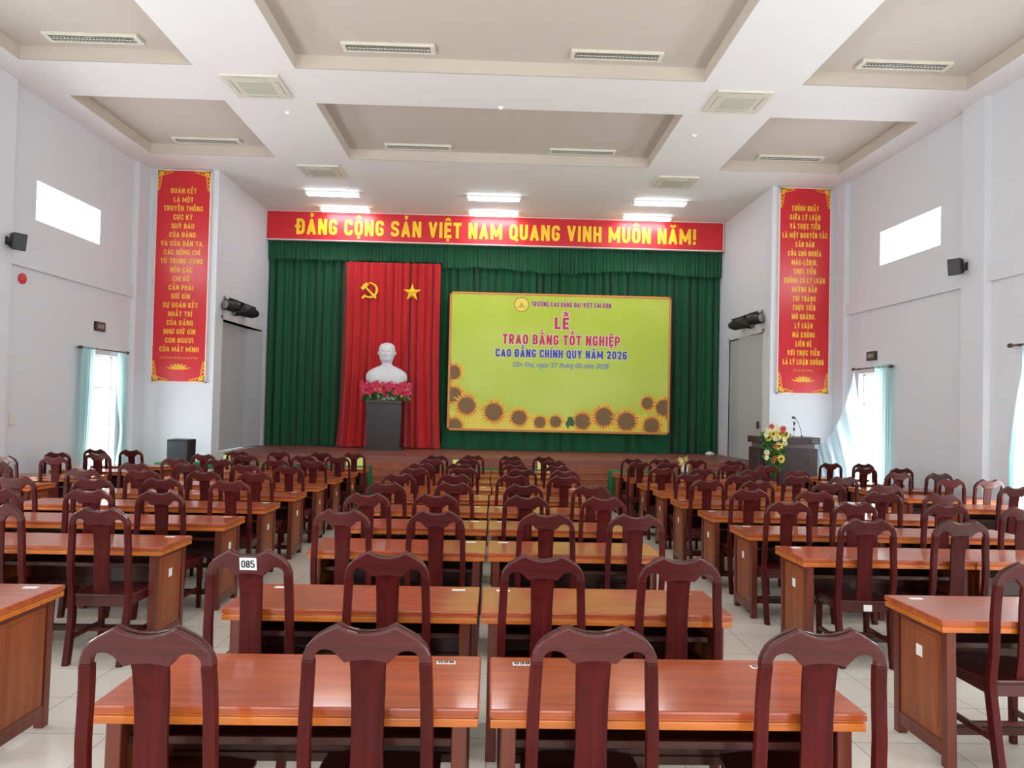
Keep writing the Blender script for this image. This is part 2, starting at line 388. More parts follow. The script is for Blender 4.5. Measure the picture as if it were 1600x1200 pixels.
def put_text(parent, body, x, z, y, mats, name='lettering', **k):
    me = text_mesh(body, mats=mats, name=name, **k)
    return link(name, me, parent, (x, y, z))

# ================================================================== SETTING
def build_setting():
    # floor
    mb = MB(); mb.add([(XL - .2, YR - .2, fz(YR - .2)), (XR + .2, YR - .2, fz(YR - .2)), (XR + .2, 16.4, fz(16.4)), (XL - .2, 16.4, fz(16.4))], [(0, 1, 2, 3)])
    mb.add([(XL - .2, YR - .2, fz(YR - .2) - .2), (XR + .2, YR - .2, fz(YR - .2) - .2), (XR + .2, 16.4, fz(16.4) - .2), (XL - .2, 16.4, fz(16.4) - .2)], [(0, 1, 2, 3)])
    struct('floor', mb, M_FLOOR)
    # side walls with door and high window openings
    for nm, x, sg in (('wall_left', XL, -1), ('wall_right', XR, 1)):
        holes = [(a, b, fz(a) - .1, 2.38) for a, b in DOOR_Y] + [(a, b, 4.41, 5.04) for a, b in HIGH_Y]
        mb = MB(); slab(mb, 'x', x, x + sg * .22, (YR - .22, YP), (-.6, ZI + .2), holes)
        struct(nm, mb, M_WALL)
        # belt course, pilasters
        mb = MB(); xb = (x - .05, x) if sg > 0 else (x, x + .05)
        ys = sorted([YR] + [v for p in PIL_Y for v in p] + [14.95])
        for i in range(0, len(ys), 2): mb.box(xb[0], xb[1], ys[i], ys[i + 1], 3.6, 3.86)
        struct('trim_' + ('1' if sg < 0 else '2'), mb, M_WALL, 0.008)
        xp = (x - .1, x + .01) if sg > 0 else (x - .01, x + .1)
        for i, (a, b) in enumerate(PIL_Y + [(14.95, YP)]):
            mb = MB(); mb.box(xp[0], xp[1], a, b, -.5, ZC)
            struct('trim_%d' % (3 + i + (10 if sg > 0 else 0)), mb, M_WALL, 0.006)
    # rear wall behind the camera
    mb = MB(); slab(mb, 'y', YR, YR - .22, (XL, XR), (-.2, ZI + .2), [(a, b, .5, 4.1) for a, b in REAR_X]); struct('wall_rear', mb, M_WALL)
    # pier walls left and right of the stage, wing walls, back wall
    LD, RD = (15.82, 18.48, ZS, 3.3), (15.82, 18.12, ZS, 3.3)
    mb = MB(); mb.box(XL - .2, WL, YP, YP + .3, -.6, ZC + .1); struct('wall_pier_left', mb, M_WALL, .004)
    mb = MB(); mb.box(WR, XR + .2, YP, YP + .3, -.6, ZC + .1); struct('wall_pier_right', mb, M_WALL, .004)
    mb = MB(); slab(mb, 'x', WL, WL - .2, (YP + .3, YB), (-.6, ZC + .1), [LD]); struct('wall_wing_left', mb, M_WALL)
    mb = MB(); slab(mb, 'x', WR, WR + .2, (YP + .3, YB), (-.6, ZC + .1), [RD]); struct('wall_wing_right', mb, M_WALL)
    mb = MB(); mb.box(WL - .2, WR + .2, YB, YB + .2, -.6, ZC + .1); struct('wall_back', mb, M_WALL)
    # ceiling with coffers
    XB = [(-6.8, -4.38), (-2.94, 2.94), (4.35, 6.77)]
    YC = [(11.68, 14.41), (7.73, 10.45), (3.78, 6.5), (-.17, 2.55), (-4.12, -1.4)]
    mb = MB(); holes = [(a, b, c, d) for a, b in XB for c, d in YC]
    slab(mb, 'z', ZC, ZC + .004, (XL - .2, XR + .2), (YR - .2, YB + .2), holes)
    for (a, b, c, d) in holes:
        mb.add([(a, c, ZI), (b, c, ZI), (b, d, ZI), (a, d, ZI)], [(0, 1, 2, 3)], 1)
        for p, q in (((a, c), (b, c)), ((b, c), (b, d)), ((b, d), (a, d)), ((a, d), (a, c))):
            mb.add([(*p, ZC), (*q, ZC), (*q, ZI), (*p, ZI)], [(0, 1, 2, 3)], 2)
    struct('ceiling', mb, [M_CEIL, M_COFF, M_COFS])
    # stage platform and its flight of steps
    mb = MB(); mb.box(WL, WR, YS, YB, -.6, ZS); mb.box(WL, WR, YP + .05, YS, -.6, -.5)
    struct('floor_stage', mb, M_STAGE, .01)
    n = 6; rise = (ZS - fz(15.3)) / (n + 1)
    for i in range(n):
        mb = MB(); zt = ZS - (i + 1) * rise; y0 = YS - (i + 1) * .2
        mb.box(WL if y0 > YP else WL, WR, y0, y0 + .2, -.55, zt); mb.box(WL, WR, y0 - .012, y0 + .02, zt - .025, zt + .004, 1)
        o = struct('trim_step_%d' % (i + 1), mb, [M_STEP, M_STAGE], .004)
    # doors with glass in the side walls
    k = 1
    for x, sg in ((XL, -1), (XR, 1)):
        for a, b in DOOR_Y:
            z0 = fz(a); xx = (x + sg * .1, x + sg * .16); xx = (min(xx), max(xx)); mb = MB()
            for p, q in ((a, a + .04), (b - .04, b)): mb.box(*xx, p, q, z0 - .05, 2.38)
            for p, q in ((2.34, 2.38), (1.76, 1.79), (z0 - .05, z0 + .06)): mb.box(*xx, a, b, p, q)
            d = struct('door_%d' % k, mb, M_WHITE, .004); k += 1
            g = MB(); xm = sum(xx) / 2; g.box(xm - .004, xm + .004, a + .04, b - .04, z0 + .06, 2.34); obj('pane', g, M_GLASS, d)
    k = 1
    for x, sg in ((XL, -1), (XR, 1)):
        for a, b in HIGH_Y:
            xx = (x + sg * .12, x + sg * .16); xx = (min(xx), max(xx)); mb = MB()
            for p, q in ((a, a + .02), (b - .02, b)): mb.box(*xx, p, q, 4.41, 5.04)
            for p, q in ((4.41, 4.43), (5.02, 5.04)): mb.box(*xx, a, b, p, q)
            d = struct('window_%d' % k, mb, M_WHITE, .003); k += 1
            g = MB(); xm = sum(xx) / 2; g.box(xm - .004, xm + .004, a + .02, b - .02, 4.43, 5.02); obj('pane', g, M_GLASS, d)
    for a, b in REAR_X:  # unseen rear windows, added as openings for the fill light
        mb = MB()
        for i in range(5):
            xx = a + (b - a) * i / 4; mb.box(xx - .03, xx + .03, YR - .16, YR - .1, .5, 4.1)
        for z in (.5, 2.6, 4.06): mb.box(a, b, YR - .16, YR - .1, z, z + .05)
        d = struct('window_%d' % k, mb, M_WHITE, .003); k += 1
        g = MB(); g.box(a, b, YR - .134, YR - .126, .52, 4.08); obj('pane', g, M_GLASS, d)
    # tall grey doors to the wings
    mb = MB(); x0 = WL - .16
    mb.box(WL - .2, WL + .012, 15.74, 15.82, ZS, 3.38); mb.box(WL - .2, WL + .012, 18.48, 18.54, ZS, 3.38); mb.box(WL - .2, WL + .012, 15.74, 18.54, 3.3, 3.38)
    d = struct('door_11', mb, M_DOORF, .005)
    g = MB(); g.box(x0, x0 + .04, 15.84, 17.7, ZS + .03, 3.27); obj('door_leaf', g, M_DOOR, d, .004)
    g = MB(); M = Matrix.Translation((x0 + .02, 17.7, 0)) @ Matrix.Rotation(-.17, 4, 'Z'); g.box(0, .04, 0, .77, ZS + .02, 3.27, M=M); obj('door_leaf', g, M_DOOR, d, .004)
    mb = MB(); mb.box(WL - .24, WL - .21, 15.6, 18.7, ZS, 3.5); obj('door_backing', mb, M_DOORF, d)
    mb = MB(); mb.box(WR - .012, WR + .2, 15.74, 15.82, ZS, 3.38); mb.box(WR - .012, WR + .2, 18.12, 18.2, ZS, 3.38); mb.box(WR - .012, WR + .2, 15.74, 18.2, 3.3, 3.38)
    d = struct('door_12', mb, M_DOORF, .005)
    g = MB(); M = Matrix.Translation((WR + .03, 15.84, 0)) @ Matrix.Rotation(.06, 4, 'Z'); g.box(0, .04, 0, 1.42, ZS + .03, 3.29, M=M); obj('door_leaf', g, M_DOOR, d, .004)
    g = MB(); g.box(WR + .02, WR + .06, 17.2, 18.11, ZS + .02, 3.28); obj('door_leaf', g, M_DOOR, d, .004)
    g = MB(); g.box(WR - .05, WR - .0, 16.0, 16.03, 1.2, 1.36); obj('door_handle', g, M_METAL, d, .004)
    mb = MB(); mb.box(WR + .21, WR + .24, 15.6, 18.7, ZS, 3.5); obj('door_backing', mb, M_DOORF, d)
build_setting()

# ================================================================== CHAIRS
def arc(cx, cz, rx, rz, a0, a1, n):
    return [(cx + rx * math.cos(a0 + (a1 - a0) * i / n), cz + rz * math.sin(a0 + (a1 - a0) * i / n)) for i in range(n + 1)]
def back_y(z):
    """profile of the reclined back: y of its centre plane at height z"""
    t = max(0.0, z - .44) / .62
    return -.185 - .085 * t - .012 * math.sin(t * PI * 2)
CH = {}
def crest_outline():
    r = [(0.0, 1.034), (.03, 1.036), (.06, 1.044), (.09, 1.06), (.118, 1.045), (.145, 1.03), (.168, 1.014), (.187, .993), (.199, .967), (.205, .942),
         (.167, .942), (.165, .958), (.158, .97), (.146, .978), (.13, .981), (.113, .978), (.098, .969), (.087, .956), (.07, .938), (.045, .944), (.02, .947)]
    l = [(-x, z) for x, z in r[1:]][::-1]
    return r + [(0, .948)] + l
def make_chair_meshes():
    tilt = lambda pts, th, name, m, bev: None
    # crest rail
    mb = MB(); o = crest_outline(); n = len(o)
    def lay(off, sc=1.0): return [Vector((x, back_y(z) + off, z)) for x, z in o]
    a, b = lay(-.017), lay(.011)
    mb.add(a + b, [tuple(range(n)), tuple(range(2 * n - 1, n - 1, -1))] + [((j + 1) % n, j, n + j, n + (j + 1) % n) for j in range(n)])
    CH['crest_rail'] = mb.mesh('crest_rail', M_CHX, .0055, False, 2)
    # raised lip behind the crest top
    mb = MB()
    top = [(-x, z) for x, z in o[:10]][::-1] + list(o[1:10])
    rings = []
    for x, z in top:
        y = back_y(z)
        rings.append([Vector((x * .985, y + .012, z - .012)), Vector((x * .985, y + .026, z - .012)), Vector((x * .985, y + .026, z + .004)), Vector((x * .985, y + .012, z + .004))])
    mb.loft(rings); CH['crest_moulding'] = mb.mesh('crest_moulding', M_CHX, 0.0)
    # splat
    mb = MB(); rings = []
    for i in range(13):
        z = .43 + (.962 - .43) * i / 12; w = .057 - .005 * math.sin(PI * i / 12) ** 2 + (.004 if i in (0, 12) else 0); y = back_y(z) + .013 + .014 * math.sin(PI * i / 12)
        rings.append([Vector((-w, y - .007, z)), Vector((w, y - .007, z)), Vector((w, y + .007, z)), Vector((-w, y + .007, z))])
    mb.loft(rings); CH['splat'] = mb.mesh('splat', M_CH, .002, False, 1)
    # back posts with rear legs
    for sd in (-1, 1):
        mb = MB(); rings = []
        for z in (0, .1, .2, .3, .4, .45, .5, .6, .7, .8, .88, .9425):
            y = back_y(z) if z > .44 else -.185 - .06 * ((.44 - z) / .44) ** 1.4
            xo = .205 + (.010 * math.sin(PI * (z - .3) / .64) if z > .3 else 0) - (.004 * (.3 - z) / .3 if z < .3 else 0)
            w = .040; d = .017 + (.008 if z < .5 else 0)
            x0, x1 = sd * xo, sd * (xo - w)
            rings.append([Vector((x0, y - d, z)), Vector((x1, y - d, z)), Vector((x1, y + d, z)), Vector((x0, y + d, z))])
        mb.loft(rings); CH['post%d' % sd] = mb.mesh('back_post', M_CH, .005, False, 2)
    # seat
    mb = MB(); pts = [(-.19, -.2), (.19, -.2), (.205, -.1), (.215, .1), (.21, .19), (.1, .215), (-.1, .215), (-.21, .19), (-.215, .1), (-.205, -.1)]
    n = len(pts); mb.add([(x, y, .445) for x, y in pts] + [(x, y, .465) for x, y in pts], [tuple(range(n - 1, -1, -1)), tuple(range(n, 2 * n))] + [(j, (j + 1) % n, n + (j + 1) % n, n + j) for j in range(n)])
    CH['seat'] = mb.mesh('seat', M_CHX, .006)
    mb = MB(); mb.box(-.18, .18, -.2, -.178, .385, .445); mb.box(-.18, .18, .165, .187, .385, .445); mb.box(-.195, -.173, -.19, .18, .385, .445); mb.box(.173, .195, -.19, .18, .385, .445)
    CH['seat_rail'] = mb.mesh('seat_rail', M_CHX, .003, False, 1)
    for sd in (-1, 1):
        mb = MB(); x = sd * .18; rings = []
        for z, w in ((0, .016), (.2, .018), (.385, .021), (.445, .021)):
            rings.append([Vector((x - w, .17 - w, z)), Vector((x + w, .17 - w, z)), Vector((x + w, .17 + w, z)), Vector((x - w, .17 + w, z))])
        mb.loft(rings); CH['leg%d' % sd] = mb.mesh('front_leg', M_CH, .003, False, 1)
        mb = MB(); mb.box(sd * .182 - .011, sd * .182 + .011, -.205, .165, .16, .19); CH['stretcher%d' % sd] = mb.mesh('stretcher', M_CHX, .002, False, 1)
    mb = MB(); mb.box(-.172, .172, -.015, .009, .165, .187); CH['stretcher0'] = mb.mesh('stretcher', M_CHX, .002, False, 1)
make_chair_meshes()
def make_chair():
    r = thing('wooden_chair', 'x', 'chair')
    for nm, key in (('crest_rail', 'crest_rail'), ('crest_moulding', 'crest_moulding'), ('splat', 'splat'), ('back_post', 'post-1'), ('back_post', 'post1'), ('seat', 'seat'), ('seat_rail', 'seat_rail'),
                    ('front_leg', 'leg-1'), ('front_leg', 'leg1'), ('stretcher', 'stretcher-1'), ('stretcher', 'stretcher1'), ('stretcher', 'stretcher0')):
        link(nm, CH[key], r)
    return r
CHAIR0 = make_chair(); USED = [False]
BACK_TOP = -back_y(1.05)
ORD = ['zeroth', 'first', 'second', 'third', 'fourth', 'fifth', 'sixth', 'seventh', 'eighth', 'ninth', 'tenth', 'eleventh']
def place_chair(x, ytop, yaw, label, group):
    r = CHAIR0 if not USED[0] else copy_tree(CHAIR0); USED[0] = True
    y = ytop + BACK_TOP
    r.location = (x, y, fz(y)); r.rotation_euler = (-SLOPE, 0, yaw)
    tag(r, label, 'chair', group)
    return r

NEAR = {1: 2.45, 2: 3.69}
for k in range(3, 11): NEAR[k] = 5.31 + 1.165 * (k - 3)
CENTRE = {1: [(-1.04, 2.25), (-.38, 2.31), (.34, 2.33), (1.09, 2.35)], 2: [(-1.16, 3.55), (-.5, 3.57), (.26, 3.55), (.93, 3.56)], 3: [(-1.04, 5.17), (-.39, 5.24), (.4, 5.24), (1.04, 5.25)],
    4: [(-1.07, 6.32), (-.49, 6.4), (.31, 6.4), (.98, 6.38)], 5: [(-1.07, 7.4), (-.4, 7.57), (.32, 7.49), (1.02, 7.49)], 6: [(-1.1, 8.6), (-.43, 8.68), (.24, 8.71), (.86, 8.73)],
    7: [(-1.02, 9.71), (-.38, 9.84), (.4, 9.81), (.95, 9.73)], 8: [(-1.03, 10.7), (-.48, 10.72), (.33, 10.84), (.95, 10.7)], 9: [(-.99, 11.87), (-.4, 12.05), (.34, 11.94), (1.02, 12.16)],
    10: [(-1.0, 13.09), (-.36, 13.38), (.33, 13.36), (.93, 13.36)]}
LEFT = {3: [(-3.43, 5.13), (-2.65, 5.03)], 4: [(-4.1, 6.16), (-3.37, 6.2), (-2.75, 6.16)], 5: [(-4.64, 7.24), (-3.9, 7.26), (-3.31, 7.41), (-2.58, 7.27)],
    6: [(-4.62, 8.4), (-3.98, 8.42), (-3.26, 8.4), (-2.69, 8.4)], 7: [(-4.61, 9.55), (-3.93, 9.57), (-3.22, 9.66), (-2.63, 9.57)], 8: [(-4.6, 10.75), (-3.95, 10.7), (-3.2, 10.92), (-2.62, 10.73)],
    9: [(-4.64, 11.9), (-3.97, 11.9), (-3.1, 12.1), (-2.52, 12.0)], 10: [(-4.5, 13.1), (-3.82, 13.2), (-3.1, 13.3), (-2.5, 13.3)]}
RIGHT = {2: [(2.71, 3.57)], 3: [(2.71, 5.19), (3.38, 5.23)], 4: [(2.57, 6.3), (3.17, 6.35), (3.98, 6.34), (4.59, 6.2)], 5: [(2.63, 7.41), (3.27, 7.37), (4.0, 7.41), (4.57, 7.33)],
    6: [(2.54, 8.57), (3.11, 8.52), (3.93, 8.45), (4.56, 8.4)], 7: [(2.62, 9.6), (3.27, 9.57), (4.02, 9.57), (4.62, 9.57)], 8: [(2.5, 10.73), (3.09, 10.75), (3.84, 10.73), (4.5, 10.75)],
    9: [(2.45, 12.2), (2.92, 12.2), (3.9, 11.95), (4.5, 11.95)], 10: [(2.55, 13.36), (3.05, 13.36), (3.7, 13.36), (4.4, 13.3)]}
FARL = {7: [(-6.72, 9.1), (-6.12, 9.2)], 8: [(-6.82, 10.4), (-6.15, 10.45)], 9: [(-6.78, 11.6), (-6.12, 11.55)], 10: [(-6.82, 12.8), (-6.2, 12.75)]}
FARR = {6: [(6.11, 8.42)], 7: [(6.06, 9.57), (6.57, 9.57)], 8: [(6.0, 10.72), (6.62, 10.73)], 9: [(6.1, 11.9), (6.7, 11.9)], 10: [(6.1, 13.1), (6.72, 13.18)]}
BLOCKS = (('middle block', CENTRE, 'chairs of the middle block'), ('left block', LEFT, 'chairs of the left block'), ('right block', RIGHT, 'chairs of the right block'),
          ('far left column', FARL, 'chairs of the far left column'), ('far right column', FARR, 'chairs of the far right column'))
CHAIRS = {}
for bname, rows, grp in BLOCKS:
    ks = sorted(rows)
    for ri, k in enumerate(ks):
        n = len(rows[k])
        for i, (x, yt) in enumerate(rows[k]):
            rowp = 'nearest row' if ri == 0 else ('farthest row' if ri == len(ks) - 1 else ORD[ri + 1] + ' row back')
            if n == 1: who = 'the only one'
            elif n == 2: who = ('left', 'right')[i]
            else: who = ('leftmost',) + tuple(ORD[2:n]) + ('rightmost',) ; who = who[i] if i in (0, n - 1) else who[i] + ' from left'
            if n == 1: lab = 'dark mahogany chair alone in the %s of the %s' % (rowp, bname)
            else: lab = 'dark mahogany chair, %s in the %s of the %s' % (who, rowp, bname)
            yaw = rnd.uniform(-.05, .05) if k > 2 else rnd.uniform(-.02, .02)
            if 'far' not in bname: yt = min(yt, NEAR[k] - .115)
            CHAIRS[(bname, k, i)] = place_chair(x, yt, yaw, lab, grp)

def paper(parent, x0, x1, y0, y1, z0, z1, name='number_sticker', text=None, face='front', th=.0015):
    mb = MB(); mb.box(x0, x1, y0, y1, z0, z1); o = obj(name, mb, M_PAPER, parent)
    o['label'] = 'white paper sticker'
    if text:
        if face == 'front':
            me = text_mesh(text, width=(x1 - x0) * .8, cap=(z1 - z0) * .6, th=.15, mats=M_INK); t = link('number', me, o, ((x0 + x1) / 2, y0 - .0015, z0 + (z1 - z0) * .2))
        else:
            me = text_mesh(text, width=(x1 - x0) * .82, cap=(y1 - y0) * .62, th=.17, mats=M_INK); t = link('number', me, o, ((x0 + x1) / 2, y0 + (y1 - y0) * .2, z1 + .001), (-PI / 2, 0, 0))
    return o
c = CHAIRS[('middle block', 2, 0)]
c['label'] = 'dark mahogany chair with a white 085 card on its crest, middle block'
lean = math.atan((back_y(.97) - back_y(1.02)) / .05)
cm = paper(c, -.04, .04, -.001, .0, -.031, .031, 'number_card', '085'); cm.location = (0, back_y(.997) - .018, .997); cm.rotation_euler = (lean, 0, 0); cm['label'] = 'white card reading 085'
for key, dx in ((('left block', 3, 0), -.01), (('right block', 3, 0), .02)):
    c = CHAIRS[key]; paper(c, dx - .03, dx + .03, -.205, -.202, .392, .438)
CHAIRS[('left block', 3, 0)]['label'] = 'dark mahogany chair with white seat sticker, left end of the left block nearest row'
CHAIRS[('right block', 3, 0)]['label'] = 'dark mahogany chair with white seat sticker, second row back of the right block'

# ================================================================== DESKS
DW, DD, DH = 1.275, .55, .75
DK = {}
def make_desk_meshes():
    w, d = DW / 2, DD / 2
    mb = MB(); mb.box(-w, w, -d, d, .722, .75); DK['tabletop'] = mb.mesh('tabletop', M_TOP, .007)
    mb = MB(); mb.box(-w + .01, w - .01, -d + .01, d - .01, .715, .723); mb.box(-w + .003, w - .003, -d + .003, d - .003, .688, .716); DK['edge_moulding'] = mb.mesh('edge_moulding', M_EDGE, .004)
    for sx in (-1, 1):
        for sy in (-1, 1):
            mb = MB(); x = sx * (w - .065); y = sy * (d - .055); mb.box(x - .026, x + .026, y - .026, y + .026, 0, .69); DK['leg%d%d' % (sx, sy)] = mb.mesh('leg', M_FRAME, .003, False, 1)
        x = sx * (w - .06); mb = MB(); yy = d - .085
        mb.box(x - .012, x + .012, -yy, yy, .12, .68)
        mb.box(x + sx * .012 - .004, x + sx * .012 + .004, -yy + .03, yy - .03, .17, .63)
        DK['panel%d' % sx] = mb.mesh('end_panel', M_PANEL, .003, False, 1)
        mb = MB(); mb.box(x - .02, x + .02, -yy, yy, .05, .125); DK['rail%d' % sx] = mb.mesh('end_rail', M_FRAME, .003, False, 1)
        mb = MB(); mb.box(x - .02, x + .02, -yy, yy, .65, .69); DK['top_rail%d' % sx] = mb.mesh('end_rail', M_FRAME, .003, False, 1)
    x = w - .09
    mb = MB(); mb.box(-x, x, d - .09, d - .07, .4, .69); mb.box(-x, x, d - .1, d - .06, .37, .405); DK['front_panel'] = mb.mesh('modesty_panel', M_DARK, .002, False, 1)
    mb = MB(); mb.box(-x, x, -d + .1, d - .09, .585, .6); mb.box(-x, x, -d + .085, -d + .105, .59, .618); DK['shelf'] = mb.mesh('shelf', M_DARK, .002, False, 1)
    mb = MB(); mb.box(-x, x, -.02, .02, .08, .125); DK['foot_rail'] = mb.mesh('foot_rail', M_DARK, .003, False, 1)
make_desk_meshes()
def make_desk():
    r = thing('classroom_desk', 'x', 'desk')
    for nm, key in (('tabletop', 'tabletop'), ('edge_moulding', 'edge_moulding'), ('leg', 'leg-1-1'), ('leg', 'leg-11'), ('leg', 'leg1-1'), ('leg', 'leg11'), ('end_panel', 'panel-1'), ('end_panel', 'panel1'),
                    ('end_rail', 'rail-1'), ('end_rail', 'rail1'), ('end_rail', 'top_rail-1'), ('end_rail', 'top_rail1'), ('modesty_panel', 'front_panel'), ('shelf', 'shelf'), ('foot_rail', 'foot_rail')):
        link(nm, DK[key], r)
    return r
DESK0 = make_desk(); DUSED = [False]; DESKS = {}
def place_desk(key, xc, ynear, label, group):
    r = DESK0 if not DUSED[0] else copy_tree(DESK0); DUSED[0] = True
    y = ynear + DD / 2; r.location = (xc, y, fz(y)); r.rotation_euler = (-SLOPE, 0, rnd.uniform(-.006, .006))
    tag(r, label, 'desk', group); DESKS[key] = r
    return r
G = 'varnished desks of the hall'
def rowname(k, k0, k1): return 'nearest row' if k == k0 else ('farthest row' if k == k1 else ORD[k - k0 + 1] + ' row back')
for k in range(1, 11):
    xc = {1: -.02, 2: -.05, 3: -.03}.get(k, -.02 + rnd.uniform(-.02, .02))
    for i, sx in enumerate((-1, 1)):
        place_desk(('M', k, i), xc + sx * .645 + (0 if k > 1 or i == 0 else .02), NEAR[k], 'varnished brown desk, %s of the pair in the %s of the middle block' % (('left', 'right')[i], rowname(k, 1, 10)), G)
for k in range(2, 11):
    for i, xc in enumerate((-2.975, -4.26)):
        if i == 1 and k < 3: continue
        place_desk(('L', k, i), xc + rnd.uniform(-.015, .015), NEAR[k] - (.1 if k == 2 else 0), 'varnished brown desk, %s side, in the %s of the left block' % (('aisle', 'wall')[i], rowname(k, 2, 10)), G)
    for i, xc in enumerate((2.925, 4.21)):
        if i == 1 and k < 3: continue
        place_desk(('R', k, i), xc + rnd.uniform(-.015, .015), NEAR[k] + (-.03 if k == 2 else 0), 'varnished brown desk, %s side, in the %s of the right block' % (('aisle', 'wall')[i], rowname(k, 2, 10)), G)
for k, yn in ((7, 9.38), (8, 10.7), (9, 11.9), (10, 13.1)):
    place_desk(('FL', k, 0), -6.43, yn, 'varnished brown desk by the left wall, %s of the far left column' % rowname(k, 7, 10).replace(' row', '').replace('back', 'one back'), G)
for k in range(6, 11):
    place_desk(('FR', k, 0), 6.34, NEAR[k], 'varnished brown desk by the right wall, %s of the far right column' % rowname(k, 6, 10).replace(' row', '').replace('back', 'one back'), G)
# number stickers on the tops and on the aisle ends
w, d = DW / 2, DD / 2
def top_sticker(key, x, text=None, wd=.075, dp=.035, yo=.07): paper(DESKS[key], x - wd / 2, x + wd / 2, d - yo - dp, d - yo, .75, .7512, text=text, face='top')
top_sticker(('M', 1, 0), .5, '039'); top_sticker(('M', 1, 1), -.51, '038'); top_sticker(('M', 1, 1), .44, '037')
for k in range(2, 8):
    top_sticker(('M', k, 0), .52); top_sticker(('M', k, 1), -.52); top_sticker(('M', k, 1), .5)
top_sticker(('M', 2, 0), -.47)
for k in range(2, 7):
    top_sticker(('L', k, 0), .5); top_sticker(('R', k, 0), -.5)
def end_sticker(key, sx, z=.52, y=-.0):
    x = sx * (w - .06 + .016); mb = MB(); mb.box(x - .0015, x + .0015, y - .028, y + .028, z - .03, z + .03); o = obj('end_sticker', mb, M_PAPER, DESKS[key]); o['label'] = 'white paper sticker'
for k in range(3, 10): end_sticker(('L', k, 0), 1)
for k in range(2, 10): end_sticker(('R', k, 0), -1)

# ================================================================== STAGE DRAPES
def drape(mb, xa, xb, z0, z1, y, period, amp, seed, nz=18, flare=0.0, zfun=None, mi=0, jag=0.0):
    r = random.Random(seed); n = max(8, int((xb - xa) / period * 12)); ph = [0]; L = xb - xa
    warp = [(r.uniform(-1, 1), r.uniform(0, 6.28), r.uniform(.6, 2.4)) for _ in range(4)]
    rows = []
    for j in range(nz + 1):
        t = j / nz; row = []
        for i in range(n + 1):
            u = i / n; x = xa + L * u
            s = x / period * 2 * PI + sum(a * .9 * math.sin(b + c * x * 2.1) for a, b, c in warp)
            am = amp * (.55 + .45 * math.sin(warp[0][1] + x * 1.7) ** 2) * (.75 + .5 * (1 - t))
            yy = y + am * (1 - 2 * abs(math.sin(s / 2)) ** .45) + .35 * am * math.sin(1.37 * s + 1 + t * .8) + flare * (1 - t) ** 6 * -.5 * (1 + .6 * math.sin(s * .5))
            xx = x + (u - .5) * flare * (1 - t) ** 4 * 1.2
            zb = z0 if zfun is None else zfun(x)
            if jag and t == 0: zb += jag * math.sin(s)
            row.append((xx, yy, zb + (z1 - zb) * t))
        rows.append([Vector(p) for p in row])
    mb.loft(rows, mi, False, False)
    return mb
def build_drapes():
    mb = MB(); drape(mb, WL + .03, -3.7, ZS + .01, 5.75, 18.95, .21, .1, 1); drape(mb, -1.55, WR - .03, ZS + .01, 5.75, 18.95, .21, .1, 2)
    drape(mb, -3.7, -1.55, ZS + .01, 5.75, 18.96, .17, .03, 3)
    o = obj('stage_curtain', mb, M_GREEN, None, 0, True); tag(o, 'tall green pleated curtain across the back of the stage', 'curtain')
    mb = MB(); drape(mb, -1.3, 4.5, ZS + .005, 1.1, 18.8, .42, .07, 9, 12, flare=.1)
    tag(obj('curtain_hem', mb, M_GREEN, None, 0, True), 'loose green curtain hem bunched on the stage below the lime backdrop', 'curtain')
    mb = MB(); drape(mb, WL + .02, -1.4, 0, 5.68, 18.8, .1, .035, 4, 8, zfun=lambda x: 5.17 + .012 * math.sin(x * 9), jag=.01)
    drape(mb, -1.4, WR - .02, 0, 5.68, 18.8, .1, .035, 5, 8, zfun=lambda x: 5.02 + .05 * math.sin((x + 1.4) * 1.6) + .012 * math.sin(x * 9), jag=.012)
    tag(obj('pelmet_curtain', mb, M_GREEN, None, 0, True), 'short gathered green pelmet curtain hanging under the red slogan banner', 'curtain')
    mb = MB(); drape(mb, -3.83, -1.43, ZS + .02, 5.12, 18.70, .2, .09, 6, 26, flare=.16)
    tag(obj('red_curtain', mb, M_RED, None, 0, True), 'bright red pleated curtain panel behind the white bust', 'curtain')
build_drapes()

# ------------------------------------------------------------------ slogan banner
def build_banner():
    r = thing('slogan_banner', 'long red banner with yellow capital slogan above the stage', 'banner', (-.03, 18.62, 5.62))
    mb = MB(); mb.box(-5.79, 5.79, 0, .1, .02, .73); obj('board', mb, M_SIGN, r, .004)
    mb = MB()
    for b in ((-5.82, 5.82, -.02, .1, 0, .025), (-5.82, 5.82, -.02, .1, .725, .74), (-5.82, -5.795, -.02, .1, 0, .74), (5.795, 5.82, -.02, .1, 0, .74)): mb.box(*b)
    f = obj('edge_frame', mb, M_EDGEW, r, .003); f['label'] = 'thin pale edge of the banner'
    put_text(r, 'ĐẢNG CỘNG SẢN VIỆT NAM QUANG VINH MUÔN NĂM!', .02, .155, -.006, M_GOLD, width=10.15, cap=.40, xs=.56, th=.2)['label'] = 'yellow capital lettering'
build_banner()

